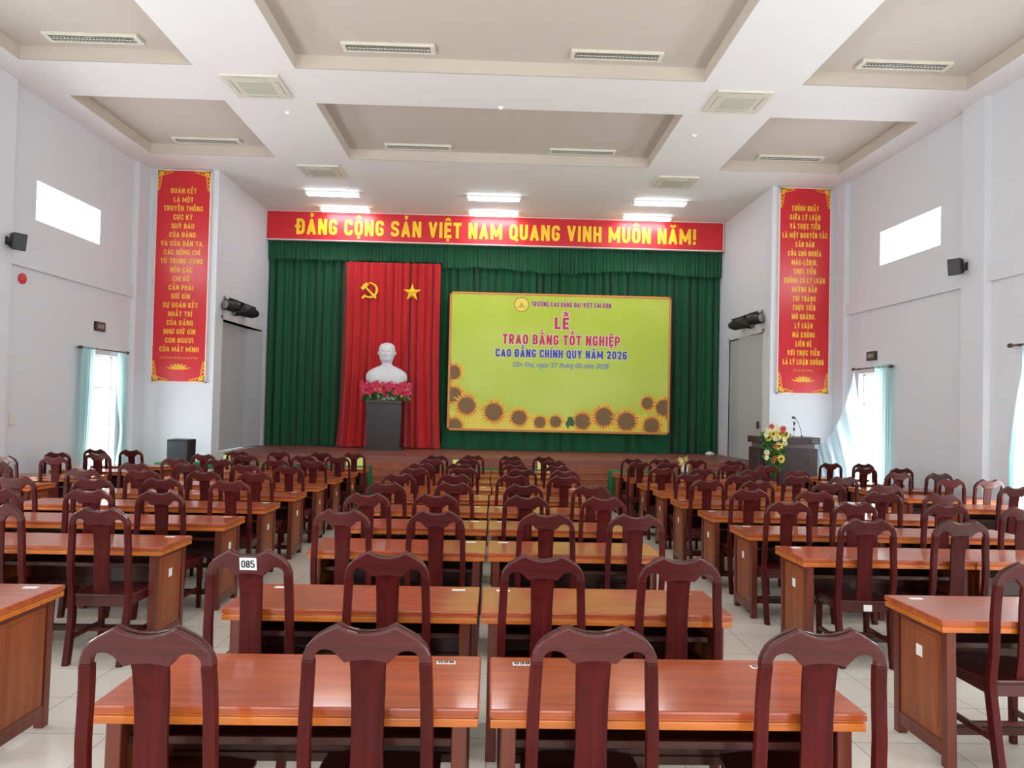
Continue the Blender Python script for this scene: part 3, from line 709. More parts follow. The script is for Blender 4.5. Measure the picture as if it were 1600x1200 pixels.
# ------------------------------------------------------------------ emblems
def extr(pts, d=.03): 
    mb = MB(); mb.prism(pts, 0, d); return mb
def build_emblems():
    star = []
    for i in range(10):
        r = .235 if i % 2 == 0 else .092; a = PI / 2 + i * PI / 5; star.append((r * math.cos(a), r * math.sin(a)))
    mb = MB(); n = 10
    vs = [(x, .03, z) for x, z in star] + [(x, 0.01, z) for x, z in star] + [(0, -.045, 0)]
    mb.add(vs, [(j, (j + 1) % n, n + (j + 1) % n, n + j) for j in range(n)] + [(n + j, n + (j + 1) % n, 2 * n) for j in range(n)] + [tuple(range(n))])
    tag(obj('star_emblem', mb, M_GOLD, None, loc=(-2.13, 18.6, 4.37)), 'yellow five-pointed star on the red curtain', 'emblem')
    r = thing('hammer_and_sickle_emblem', 'yellow crossed hammer and sickle on the red curtain', 'emblem', (-3.2, 18.6, 4.38))
    out = [(.01 + .2 * math.cos(a), .02 + .2 * math.sin(a)) for a in [math.radians(105 - i * 235 / 24) for i in range(25)]]
    inn = [(-.015 + .165 * math.cos(a), .03 + .16 * math.sin(a)) for a in [math.radians(-118 + i * 210 / 20) for i in range(21)]]
    mb = extr(out + inn, .03)
    M = Matrix.Translation((-.135, 0, -.125)) @ Matrix.Rotation(-math.radians(45), 4, 'Y'); 
    mb.box(-.06, .06, 0, .03, -.03, .03, M=Matrix.Translation((-.145, 0, -.15)) @ Matrix.Rotation(-math.radians(42), 4, 'Y'))
    obj('sickle', mb, M_GOLD, r, .006)
    mb = MB(); A = Matrix.Rotation(math.radians(45), 4, 'Y')
    mb.box(-.235, .235, -.012, .02, -.026, .026, M=Matrix.Translation((.0, 0, -.01)) @ A)
    mb.box(-.045, .045, -.02, .03, -.105, .105, M=Matrix.Translation((-.125, 0, .115)) @ A)
    obj('hammer', mb, M_GOLD, r, .006)
build_emblems()

# ------------------------------------------------------------------ printed backdrop
def build_backdrop():
    W, H = 5.62, 3.5
    r = thing('ceremony_backdrop', 'large lime green printed backdrop board with sunflowers and graduation text', 'backdrop', (-1.17, 18.56, .915))
    mb = MB(); mb.box(.04, W - .04, 0, .05, .04, H - .04); obj('printed_panel', mb, M_SCREEN, r)
    mb = MB()
    for b in ((0, W, -.012, .06, 0, .055), (0, W, -.012, .06, H - .055, H), (0, .055, -.012, .06, 0, H), (W - .055, W, -.012, .06, 0, H)): mb.box(*b)
    obj('border', mb, M_SCRF, r, .004)['label'] = 'orange border'
    for xx in (.4, W - .4):
        mb = MB(); mb.tube([(xx, .02, H - .03), (xx, .1, 5.4 - .915)], .006, 6); obj('hanging_cord', mb, M_GREEN, r)
    def line(body, u0, u1, vb, cap, m, shear=0, th=.2, hb=.05, xs=.52):
        x = (u0 + u1) / 2 * W; wd = (u1 - u0) * W; z = H * (1 - vb)
        put_text(r, body, x, z, -.003, M_HALO, 'text_outline', width=wd, cap=cap, th=th, fat=hb, shear=shear, xs=xs)
        put_text(r, body, x, z, -.007, m, 'lettering', width=wd, cap=cap, th=th, shear=shear, xs=xs)
    line('TRƯỜNG CAO ĐẲNG ĐẠI VIỆT SÀI GÒN', .367, .727, .094, .125, M_TXP)
    line('LỄ', .473, .538, .255, .3, M_TXR)
    line('TRAO BẰNG TỐT NGHIỆP', .24, .77, .369, .25, M_TXR)
    line('CAO ĐẲNG CHÍNH QUY NĂM 2026', .21, .802, .463, .205, M_TXB)
    line('Cần Thơ, ngày 27 tháng 06 năm 2026', .289, .721, .533, .125, M_TXT, shear=.22, th=.13, hb=.03, xs=.6)
    # round logo
    mb = MB(); mb.prism([(.19 * math.cos(a * PI / 24), .19 * math.sin(a * PI / 24)) for a in range(48)], -.003, 0)
    lg = obj('logo', mb, M_SUNY, r, loc=(.322 * W, -.001, H * (1 - .082))); lg['label'] = 'round yellow logo with brown ring'
    mb = MB(); ring = []
    for rr in (.19, .172):
        ring.append([Vector((rr * math.cos(a * PI / 24), 0, rr * math.sin(a * PI / 24))) for a in range(48)])
    mb.loft(ring, 0, False); mb.prism([(-.016, -.02), (.016, -.02), (.008, .05), (-.008, .05)], -.001, 0); mb.prism([(-.07, -.03), (0, -.015), (.07, -.03), (0, -.036)], -.001, 0)
    for i in range(8): mb.prism([(-.1 + i * .027, -.075), (-.083 + i * .027, -.075), (-.083 + i * .027, -.055), (-.1 + i * .027, -.055)], -.001, 0)
    obj('logo_ring', mb, mat('brown logo print', (160, 96, 30), .5), lg, loc=(0, -.005, 0))
    # printed sunflowers over a band of yellow petals
    rr = random.Random(4); top = []
    for i in range(61):
        u = i / 60; top.append((.056 + (W - .112) * u, .32 + .18 * abs(u - .5) ** .8 * 2 + rr.uniform(-.08, .08)))
    mb = MB(); mb.add([(x, -.0012, .056) for x, z in top] + [(x, -.0012, z) for x, z in top], [(i, i + 1, 62 + i, 61 + i) for i in range(60)]); obj('printed_petal_band', mb, M_SUNY, r)
    FL = [(95, 590, 45), (100, 740, 48), (188, 812, 55), (370, 855, 56), (540, 893, 48), (680, 925, 36), (785, 920, 36), (965, 920, 50), (1110, 890, 58), (1262, 920, 58), (1400, 800, 38), (1510, 830, 50), (1430, 950, 50), (110, 945, 46)]
    cl = lambda x, z: (min(max(x, .056), W - .056), min(max(z, .056), H - .056))
    for k, (X, Y, q) in enumerate(FL):
        cx = (X - 60) / 1490 * W; cz = H * (1 - (Y - (52 + 36 * (X - 72) / 1490)) / 923); q = q / 1490 * W
        pts = []; n = 22
        for i in range(n * 2):
            a = i * PI / n; rad = q * (1.95 + rr.uniform(-.25, .2)) if i % 2 == 0 else q * 1.15
            pts.append(cl(cx + rad * math.cos(a), cz + rad * math.sin(a)))
        y = -.002 - .0006 * k
        mb = MB(); mb.add([(cx if .056 < cx < W - .056 else cx, y, cz)] + [(x, y, z) for x, z in pts], [(0, i + 1, (i + 1) % len(pts) + 1) for i in range(len(pts))])
        p = obj('printed_sunflower', mb, M_SUNP, r)
        pts = []
        for i in range(44):
            a = (i + .6) * PI / 22; rad = q * (1.45 + rr.uniform(-.2, .15)) if i % 2 == 0 else q * 1.02
            pts.append(cl(cx + rad * math.cos(a), cz + rad * math.sin(a)))
        mb = MB(); mb.add([(cx, y - .0002, cz)] + [(x, y - .0002, z) for x, z in pts], [(0, i + 1, (i + 1) % len(pts) + 1) for i in range(len(pts))]); obj('inner_petals', mb, M_SUNO, p)
        c2 = [cl(cx + q * (1 + rr.uniform(-.06, .06)) * math.cos(a * PI / 14), cz + q * (1 + rr.uniform(-.06, .06)) * math.sin(a * PI / 14)) for a in range(28)]
        mb = MB(); mb.add([(x, y - .0004, z) for x, z in c2], [tuple(range(28))]); obj('flower_centre', mb, M_SUNC, p)
    mb = MB(); a = [(850, 935), (868, 900), (862, 890), (890, 885), (900, 895), (912, 930), (905, 950), (880, 945), (868, 970)]
    mb.add([((X - 60) / 1490 * W, -.012, H * (1 - (Y - 70) / 923)) for X, Y in a], [tuple(range(len(a)))]); obj('printed_leaf', mb, M_LEAF, r)
build_backdrop()

# ------------------------------------------------------------------ vertical slogan panels
def petal(cx, cz, a, L, w):
    pts = []
    for i in range(9):
        t = i / 8; pts.append((t * L, w * math.sin(PI * t ** .8)))
    pts = pts + [(x, -z) for x, z in pts[-2:0:-1]]
    c, s = math.cos(a), math.sin(a)
    return [(cx + x * c - z * s, cz + x * s + z * c) for x, z in pts]
def build_panel(x0, x1, z0, z1, lines, first, pitch, cap, xs, author, za, zl, label, shift):
    W, H = x1 - x0, z1 - z0
    r = thing('vertical_banner', label, 'banner', (x0, YP - .05, z0), group='vertical red banners beside the stage')
    mb = MB(); mb.box(.015, W - .015, 0, .05, .015, H - .015); obj('board', mb, M_SIGN, r)
    mb = MB()
    for b in ((0, W, -.01, .05, 0, .02), (0, W, -.01, .05, H - .02, H), (0, .02, -.01, .05, 0, H), (W - .02, W, -.01, .05, 0, H)): mb.box(*b)
    obj('edge_frame', mb, M_EDGEW, r)['label'] = 'thin pale edge of the panel'
    for i, s in enumerate(lines): put_text(r, s, W / 2 + shift, H - first - i * pitch - cap / 2, -.003, M_TEXTG, 'lettering', cap=cap, xs=xs, th=.19)
    put_text(r, author, W / 2, H - za - .02, -.003, mat('faded orange lettering', (232, 140, 70), .5), 'lettering', width=.78 if len(author) > 22 else .42, cap=.05, th=.15, xs=.55)
    # gold corner scrolls
    for sx in (0, 1):
        for sz in (0, 1):
            mb = MB(); f = lambda x, z: ((W - x) if sx else x, (H - z) if sz else z)
            def pr(pts): mb.prism([f(x + .022, z + .022) for x, z in pts], -.006, .002)
            pr([(0, 0), (.25, 0), (.25, .018), (.018, .018), (.018, .42), (0, .42)])
            pr([(0, 0), (.11, 0), (.11, .11), (0, .11)])
            for k, (cx, cz, rad) in enumerate(((.15, .04, .05), (.22, .03, .04), (.29, .02, .03), (.04, .16, .05), (.035, .24, .045), (.03, .32, .04), (.02, .39, .03))):
                o = [f(.022 + cx + rad * math.cos(a * PI / 8), .022 + cz + rad * math.sin(a * PI / 8)) for a in range(16)]; i_ = [f(.022 + cx + rad * .55 * math.cos(a * PI / 8), .022 + cz + rad * .55 * math.sin(a * PI / 8)) for a in range(16)]
                mb.loft([[Vector((x, -.005, z)) for x, z in o], [Vector((x, -.005, z)) for x, z in i_]], 0, False)
            obj('corner_ornament', mb, M_GOLDD, r)
    mb = MB(); cz = H - zl
    for a, L, wd in ((90, .13, .035), (55, .15, .03), (125, .15, .03), (28, .2, .028), (152, .2, .028), (8, .26, .02), (172, .26, .02)):
        mb.prism(petal(W / 2, cz - .045, math.radians(a), L, wd), -.006 - abs(90 - a) * 2e-5, 0)
    obj('lotus_ornament', mb, M_GOLDD, r)
    return r
build_panel(-7.09, -5.97, 1.92, 6.335, ['ĐOÀN KẾT', 'LÀ MỘT', 'TRUYỀN THỐNG', 'CỰC KỲ', 'QUÝ BÁU', 'CỦA ĐẢNG', 'VÀ CỦA DÂN TA.', 'CÁC ĐỒNG CHÍ', 'TỪ TRUNG ƯƠNG', 'ĐẾN CÁC', 'CHI BỘ', 'CẦN PHẢI', 'GIỮ GÌN', 'SỰ ĐOÀN KẾT', 'NHẤT TRÍ',
    'CỦA ĐẢNG', 'NHƯ GIỮ GÌN', 'CON NGƯƠI', 'CỦA MẮT MÌNH'], .44, .1828, .105, .56, 'Trích Di chúc của Chủ tịch Hồ Chí Minh', 3.91, 4.1, 'tall vertical red banner of gold text left of the stage', .0)
build_panel(5.94, 7.05, 1.97, 6.345, ['THỐNG NHẤT', 'GIỮA LÝ LUẬN', 'VÀ THỰC TIỄN', 'LÀ MỘT NGUYÊN TẮC', 'CĂN BẢN', 'CỦA CHỦ NGHĨA', 'MÁC-LÊNIN.', 'THỰC TIỄN', 'KHÔNG CÓ LÝ LUẬN', 'HƯỚNG DẪN', 'THÌ THÀNH', 'THỰC TIỄN', 'MÙ QUÁNG.', 'LÝ LUẬN', 'MÀ KHÔNG',
    'LIÊN HỆ', 'VỚI THỰC TIỄN', 'LÀ LÝ LUẬN SUÔNG'], .445, .1915, .112, .43, 'Chủ tịch Hồ Chí Minh', 3.88, 4.07, 'tall vertical red banner of gold text right of the stage', .0)

# ------------------------------------------------------------------ bust on its pedestal
def cr(p, t):
    i = min(int(t), len(p) - 2); f = t - i
    g = lambda k: p[max(0, min(len(p) - 1, k))]
    a, b, c, d = g(i - 1), g(i), g(i + 1), g(i + 2)
    return [.5 * (2 * b[k] + (c[k] - a[k]) * f + (2 * a[k] - 5 * b[k] + 4 * c[k] - d[k]) * f * f + (3 * b[k] - a[k] - 3 * c[k] + d[k]) * f ** 3) for k in range(len(b))]
def build_bust():
    P = [(0, .26, .19, 0), (.12, .29, .2, 0), (.28, .40, .23, 0), (.45, .49, .25, 0), (.58, .505, .245, 0), (.66, .475, .225, .005), (.715, .42, .21, .01), (.765, .345, .19, .01), (.805, .26, .165, .005), (.842, .17, .138, 0),
         (.875, .122, .122, -.005), (.905, .116, .122, -.015), (.93, .122, .14, -.03), (.96, .134, .165, -.045), (1.0, .15, .182, -.045), (1.06, .168, .196, -.04), (1.12, .178, .203, -.035), (1.19, .184, .208, -.03), (1.26, .186, .208, -.025),
         (1.32, .172, .192, -.02), (1.365, .138, .155, -.015), (1.395, .085, .1, -.01), (1.41, .015, .02, -.01)]
    N, K = 112, 150; g = lambda x, s: math.exp(-(x / s) ** 2); rings = []
    for j in range(K + 1):
        z, a, b, yo = cr(P, (len(P) - 1) * j / K); a *= 1.07 if z > .86 else 1.0; ring = []
        for i in range(N):
            th = 2 * PI * i / N; c, s = math.cos(th), math.sin(th)
            ex = 2.0 if z > .86 else 2.4
            x = a * math.copysign(abs(c) ** (2 / ex), c); y = b * math.copysign(abs(s) ** (2 / ex), s) + yo
            d = 0.0
            if s < 0 and z > .9:
                fr = min(1, -s * 1.4)
                d += .05 * g(x, .024) * g(z - 1.118, .028) + .03 * g(x, .018) * g(z - 1.16, .04) + .012 * g(x - .018, .014) * g(z - 1.105, .016) + .012 * g(x + .018, .014) * g(z - 1.105, .016)
                for e in (-1, 1):
                    d += -.026 * g(x - e * .062, .034) * g(z - 1.178, .02) + .010 * g(x - e * .062, .02) * g(z - 1.176, .010)
                    d += .013 * g(x - e * .065, .045) * g(z - 1.212, .013) + .012 * g(x - e * .1, .035) * g(z - 1.12, .03) - .01 * g(x - e * .085, .03) * g(z - 1.05, .03)
                d += .014 * g(x, .05) * g(z - 1.077, .012) + .012 * g(x, .035) * g(z - 1.046, .008) - .012 * g(x, .045) * g(z - 1.058, .005) + .012 * g(x, .03) * g(z - 1.03, .009)
                d += .035 * g(x, .032) * g(z - .985, .03) + .03 * g(x, .022) * g(z - .95, .025)
                d *= fr * 1.5
            ear = .04 * g(z - 1.15, .045) * g(y - yo - .01, .035) * (1 if abs(c) > .6 else 0)
            if z > 1.22 or s > .2: d += .006 * math.sin(x * 60 + z * 30) * (1 if z > 1.22 and s > -.3 else .3) * (1 if z > 1.0 else 0)
            if .6 < z < .86: d += .012 * g(abs(x) - (.86 - z) * .6 - .02, .018) * (1 if s < 0 else 0)
            ring.append(Vector((x + math.copysign(ear, c) + c * .0, y - d, z)))
        rings.append(ring)
    mb = MB(); mb.loft(rings)
    tag(obj('bust_statue', mb, M_PLASTER, None, 0, True, loc=(-2.66, 18.2, 1.64)), 'white plaster bust of a bearded man on the dark pedestal', 'statue')
    r = thing('pedestal', 'dark square pedestal carrying the white bust', 'pedestal', (-2.66, 18.2, ZS))
    mb = MB(); mb.loft([[Vector((sx * w, sy * w * .8, z)) for sx, sy in ((-1, -1), (1, -1), (1, 1), (-1, 1))] for w, z in ((.40, .06), (.435, 1.1))]); obj('body', mb, M_PED, r, .01)
    mb = MB(); mb.box(-.46, .46, -.37, .37, 0, .07); obj('plinth', mb, M_PED, r, .008)
    mb = MB(); mb.box(-.405, .405, -.33, .33, 1.09, 1.13); mb.box(-.44, .44, -.36, .36, 1.13, 1.2); obj('cap', mb, M_PED, r, .008)
build_bust()

# ------------------------------------------------------------------ flowers
def flower_mesh(name, m, mc, n=6, r=.06, cup=.5, layers=2, seed=0, cr_=.016):
    mb = MB(); q = random.Random(seed)
    for L in range(layers):
        rr = r * (1 - .3 * L)
        for i in range(n):
            a = 2 * PI * (i + .5 * L) / n + q.uniform(-.1, .1); h = cup * rr * (.6 + .6 * L); da = PI / n * 1.05
            p = lambda t, ra, y: (ra * math.cos(t), -y, ra * math.sin(t))
            mb.add([(0, 0, 0), p(a - da * .7, rr * .55, h * .55), p(a - da * .55, rr * .92, h), p(a, rr, h * .9), p(a + da * .55, rr * .92, h), p(a + da * .7, rr * .55, h * .55), p(a, rr * .5, h * .35)],
                   [(0, 1, 6), (0, 6, 5), (1, 2, 3, 6), (6, 3, 4, 5)])
    mb.loft([[Vector((ra * math.cos(t * PI / 4), -y, ra * math.sin(t * PI / 4))) for t in range(8)] for ra, y in ((cr_, 0), (cr_, r * .25), (cr_ * .5, r * .36))], 1)
    return mb.mesh(name, [m, mc], 0, True)
def leaves(mb, n, fn, size, q, mi=2):
    for _ in range(n):
        c = Vector(fn()); s = size * q.uniform(.6, 1.3)
        M = Matrix.Translation(c) @ Matrix.Rotation(q.uniform(0, 6.28), 4, 'Y') @ Matrix.Rotation(q.uniform(-.8, .8), 4, 'X') @ Matrix.Rotation(q.uniform(-.8, .8), 4, 'Z')
        mb.add([M @ Vector(p) for p in ((0, 0, 0), (s * .35, -.01, s * .5), (0, .008, s * .55), (-s * .35, -.01, s * .5), (0, -.012, s * 1.15))], [(0, 1, 2), (0, 2, 3), (1, 4, 2), (2, 4, 3)], 0 if q.random() < .7 else 1)
def build_flowers():
    q = random.Random(11)
    r = thing('flower_arrangement', 'pink and red flower arrangement around the base of the bust', 'flowers', (-2.66, 18.2, 1.63))
    # body of the arrangement rings the front of the bust base
    def pos():
        a = q.uniform(-PI, 0); x = .56 * math.cos(a); return (x, .36 * math.sin(a) * q.uniform(.75, 1.02), q.uniform(.02, .36))
    mb = MB(); leaves(mb, 520, lambda: pos(), .075, q); tag(obj('foliage', mb, [M_LEAF, M_LEAF2], r), kind='stuff')
    fm = [flower_mesh('flower', M_PINK, M_REDP, 6, .075, .5, 2, 1), flower_mesh('flower', M_REDP, M_PINK, 5, .07, .5, 2, 2), flower_mesh('flower', mat('rose petal', (236, 104, 130), .6), M_CREAM, 6, .06, .6, 2, 3), flower_mesh('flower', M_CREAM, M_LEAF2, 5, .03, .5, 1, 4)]
    for i in range(84):
        a = -PI * ((i * .618034) % 1.0); z = .10 + .34 * q.random() ** .75 if i % 9 else q.uniform(.02, .12)
        x, y = .59 * math.cos(a), -.05 + .37 * math.sin(a)
        f = fm[3] if i % 9 == 0 else fm[0 if z > .3 and q.random() < .7 else q.choice((0, 1, 1, 2))]
        o = link('flower', f, r, (x, y, z), (q.uniform(-.7, .2), q.uniform(0, 6), (a + PI / 2) * .8 + q.uniform(-.3, .3)))
build_flowers()

# ------------------------------------------------------------------ lectern with bouquet and microphones
LX, LY = 5.80, 14.62; LZ = fz(LY)
def build_lectern():
    r = thing('lectern', 'wide dark wooden lectern at the right of the stage steps', 'lectern', (LX, LY, LZ))
    h = 1.1 - LZ
    mb = MB(); mb.box(-.6, .6, -.25, .25, .06, h - .22); obj('body', mb, M_LECT, r, .008)
    mb = MB(); mb.box(-.64, .64, -.28, .28, 0, .07); obj('plinth', mb, M_LECT, r, .006)
    mb = MB(); mb.box(-.55, .55, -.22, .22, h - .22, h - .13); obj('neck', mb, mat('grey lectern neck', (104, 92, 96), .4), r, .004)
    mb = MB(); mb.box(-.625, .625, -.3, .27, h - .13, h); obj('top', mb, M_LECT, r, .008)
    mb = MB(); mb.box(.43, .6, -.31, -.295, h - .115, h - .015)
    for i in range(3): mb.box(.46, .58, -.314, -.3, h - .1 + i * .03, h - .09 + i * .03, 1)
    obj('control_panel', mb, [M_DGREY, M_LOUV], r, .002)
    mb = MB(); mb.box(-.45, .45, -.262, -.248, .2, h - .32); obj('front_panel', mb, M_LECT, r, .01)
    # microphones stand on the top
    t = thing('gooseneck_microphone', 'thin gooseneck microphone arching over the lectern', 'microphone', (LX + .38, LY, 1.1))
    mb = MB(); mb.tube([(0, 0, .0), (0, 0, .02)], .03); mb.tube([(0, 0, .01), (-.03, 0, .16), (-.09, -.02, .3), (-.16, -.05, .37)], .006, 8); obj('stem', mb, M_DGREY, t)
    mb = MB(); mb.tube([(-.155, -.05, .368), (-.18, -.06, .38), (-.22, -.075, .385), (-.235, -.08, .386)], [.012, .026, .026, .012], 12); obj('head', mb, M_BLACK, t, 0, True)
    t = thing('desk_microphone', 'short upright microphone clip on a stem standing on the lectern', 'microphone', (LX + .22, LY, 1.1))
    mb = MB(); mb.tube([(0, 0, 0), (0, 0, .02)], .035); mb.tube([(0, 0, 0), (0, 0, .22)], .006, 8); obj('stem', mb, M_LOUV, t)
    mb = MB(); mb.tube([(0, 0, .12), (0, 0, .18)], .017, 10); mb.tube([(0, 0, .22), (0, 0, .255), (-.012, 0, .29), (.02, -.01, .275)], [.008, .018, .022, .02], 10); obj('clip', mb, M_BLACK, t, 0, True)
    # bouquet
    q = random.Random(5)
    b = thing('hanging_bouquet', 'bouquet of yellow daisies and trailing greenery draped over the lectern', 'flowers', (LX - .33, LY - .3, 1.05))
    def pos():
        t = q.random(); z = .12 - t * .8; w = .23 * (1 - .75 * max(0, t - .45)) * (1 if t < .72 else max(.1, 1 - (t - .72) * 3.0)); return (q.uniform(-w, w) , -.07 - .1 * q.random(), z)
    mb = MB(); leaves(mb, 620, lambda: pos(), .06, q); leaves(mb, 60, lambda: (q.uniform(-.2, .3), q.uniform(-.1, .12), q.uniform(.0, .12)), .08, q); tag(obj('foliage', mb, [M_LEAF, M_LEAF2], b), kind='stuff')
    fy = flower_mesh('flower', M_YEL, M_BROWNC, 9, .085, .2, 2, 1, .03); fr = flower_mesh('flower', mat('red petal', (214, 70, 84), .6), M_REDP, 7, .065, .5, 2, 2); fc = flower_mesh('flower', M_CREAM, M_YEL, 7, .06, .35, 2, 3); fo = flower_mesh('flower', mat('orange petal', (214, 130, 50), .6), M_BROWNC, 6, .05, .4, 2, 4)
    for (x, z, f) in ((-.06, .12, fy), (.08, .12, fy), (-.14, .2, fc), (.0, .2, fc), (.15, .19, fc), (-.09, .26, fr), (.13, .22, fr), (.03, .25, fc), (-.2, .1, fc), (.21, .1, fy), (-.02, .03, fc), (.06, .04, fc), (-.13, .05, fy), (.17, .02, fc), (.07, -.12, fy), (.0, -.13, fo), (.19, -.06, fc), (-.02, -.34, fo), (.1, -.36, fy), (-.18, -.24, fc), (-.19, -.34, fc), (-.05, -.4, fo), (.12, .15, fo)):
        link('flower', f, b, (x, -.17 + .03 * math.sin(x * 40), z), (q.uniform(-.3, .2), q.uniform(0, 6), q.uniform(-.4, .4)))
build_lectern()

# ------------------------------------------------------------------ loudspeaker, wall speakers, stage lights
def build_av():
    y = 14.6; z = fz(y)
    r = thing('floor_loudspeaker', 'tall dark loudspeaker standing left of the stage steps', 'speaker', (-6.11, y, z))
    mb = MB(); mb.box(-.21, .21, -.16, .2, 0, .8 - z); obj('cabinet', mb, M_BLACK, r, .012)
    mb = MB(); mb.box(-.19, .19, -.172, -.16, .05, .77 - z); obj('grille', mb, mat('slate grille', (40, 46, 48), .7, bump=.4, bscale=300), r, .006)
    for sg, x, lab in ((-1, XL + .1, 'small black wall speaker on the left wall pilaster'), (1, XR - .1, 'small black wall speaker on the right wall pilaster')):
        r = thing('wall_speaker', lab, 'speaker', (x, 11.0, 3.9), (0, 0, 0), 'wall speakers'); r.scale = (.66, .66, .75)
        mb = MB(); M = Matrix.Translation((-sg * .2, .05, 0)) @ Matrix.Rotation(sg * .5, 4, 'Z') @ Matrix.Rotation(-sg * .18, 4, 'Y')
        mb.loft([[M @ Vector((-sg * a, w * sy, h * sz)) for sy, sz in ((-1, -1), (1, -1), (1, 1), (-1, 1))] for a, w, h in ((-.12, .1, .13), (.12, .15, .17))]); obj('cabinet', mb, M_BLACK, r, .01)
        mb = MB(); mb.loft([[M @ Vector((-sg * a, w * sy, h * sz)) for sy, sz in ((-1, -1), (1, -1), (1, 1), (-1, 1))] for a, w, h in ((.12, .135, .155), (.128, .13, .15))]); obj('grille', mb, M_DGREY, r)
        mb = MB(); mb.box(min(0, -sg * .14), max(0, -sg * .14), -.02, .02, -.02, .02); mb.box(min(0, -sg * .02), max(0, -sg * .02), -.05, .05, -.08, .08); obj('bracket', mb, M_DGREY, r)
    for sg, x, side in ((-1, WL, 'left'), (1, WR, 'right')):
        b = thing('lighting_bar', 'short bracket bar of stage lights above the %s wing door' % side, 'bracket', (x, 16.45, 3.62), group='stage light brackets')
        mb = MB(); mb.tube([(-sg * .2, -.8, .1), (-sg * .2, .8, .1)], .022); obj('bar', mb, M_BLACK, b)
        mb = MB()
        for yy in (-.55, .55): mb.box(min(0, -sg * .22), max(0, -sg * .22), yy - .015, yy + .015, .08, .12); mb.box(min(0, -sg * .012), max(0, -sg * .012), yy - .05, yy + .05, .02, .18)
        obj('bracket', mb, M_LOUV, b)
        for k, yy in enumerate((-.6, 0.02, .6)):
            t = thing('stage_spotlight', 'black stage spotlight, %s of three on the %s wing wall' % (('nearest', 'middle', 'farthest')[k], side), 'stage light', (x - sg * .2, 16.45 + yy, 3.6), (0, 0, 0), 'stage lights on the %s wing' % side)
            M = Matrix.Rotation(sg * (.9 if k == 1 else .55), 4, 'Z') @ Matrix.Rotation((-.1, .22, -.05)[k], 4, 'X')
            mb = MB(); rs = [(.09, -.2), (.12, -.19), (.125, .02), (.1, .1), (.07, .17), (.02, .2)]
            mb.loft([[M @ Vector((a * math.cos(i * PI / 8), yv, a * math.sin(i * PI / 8) - .02)) for i in range(16)] for a, yv in rs]); obj('can', mb, M_BLACK, t, 0, True)
            mb = MB(); mb.loft([[M @ Vector((a * math.cos(i * PI / 8), yv, a * math.sin(i * PI / 8) - .02)) for i in range(16)] for a, yv in ((.095, -.201), (.06, -.215), (.01, -.22))]); obj('lens', mb, M_LOUV, t, 0, True)
            mb = MB(); mb.tube([M @ Vector((.135, 0, -.02)), M @ Vector((.135, 0, .1)), Vector((0, 0, .13)), M @ Vector((-.135, 0, .1)), M @ Vector((-.135, 0, -.02))], .011, 6); obj('yoke', mb, M_DGREY, t)
build_av()

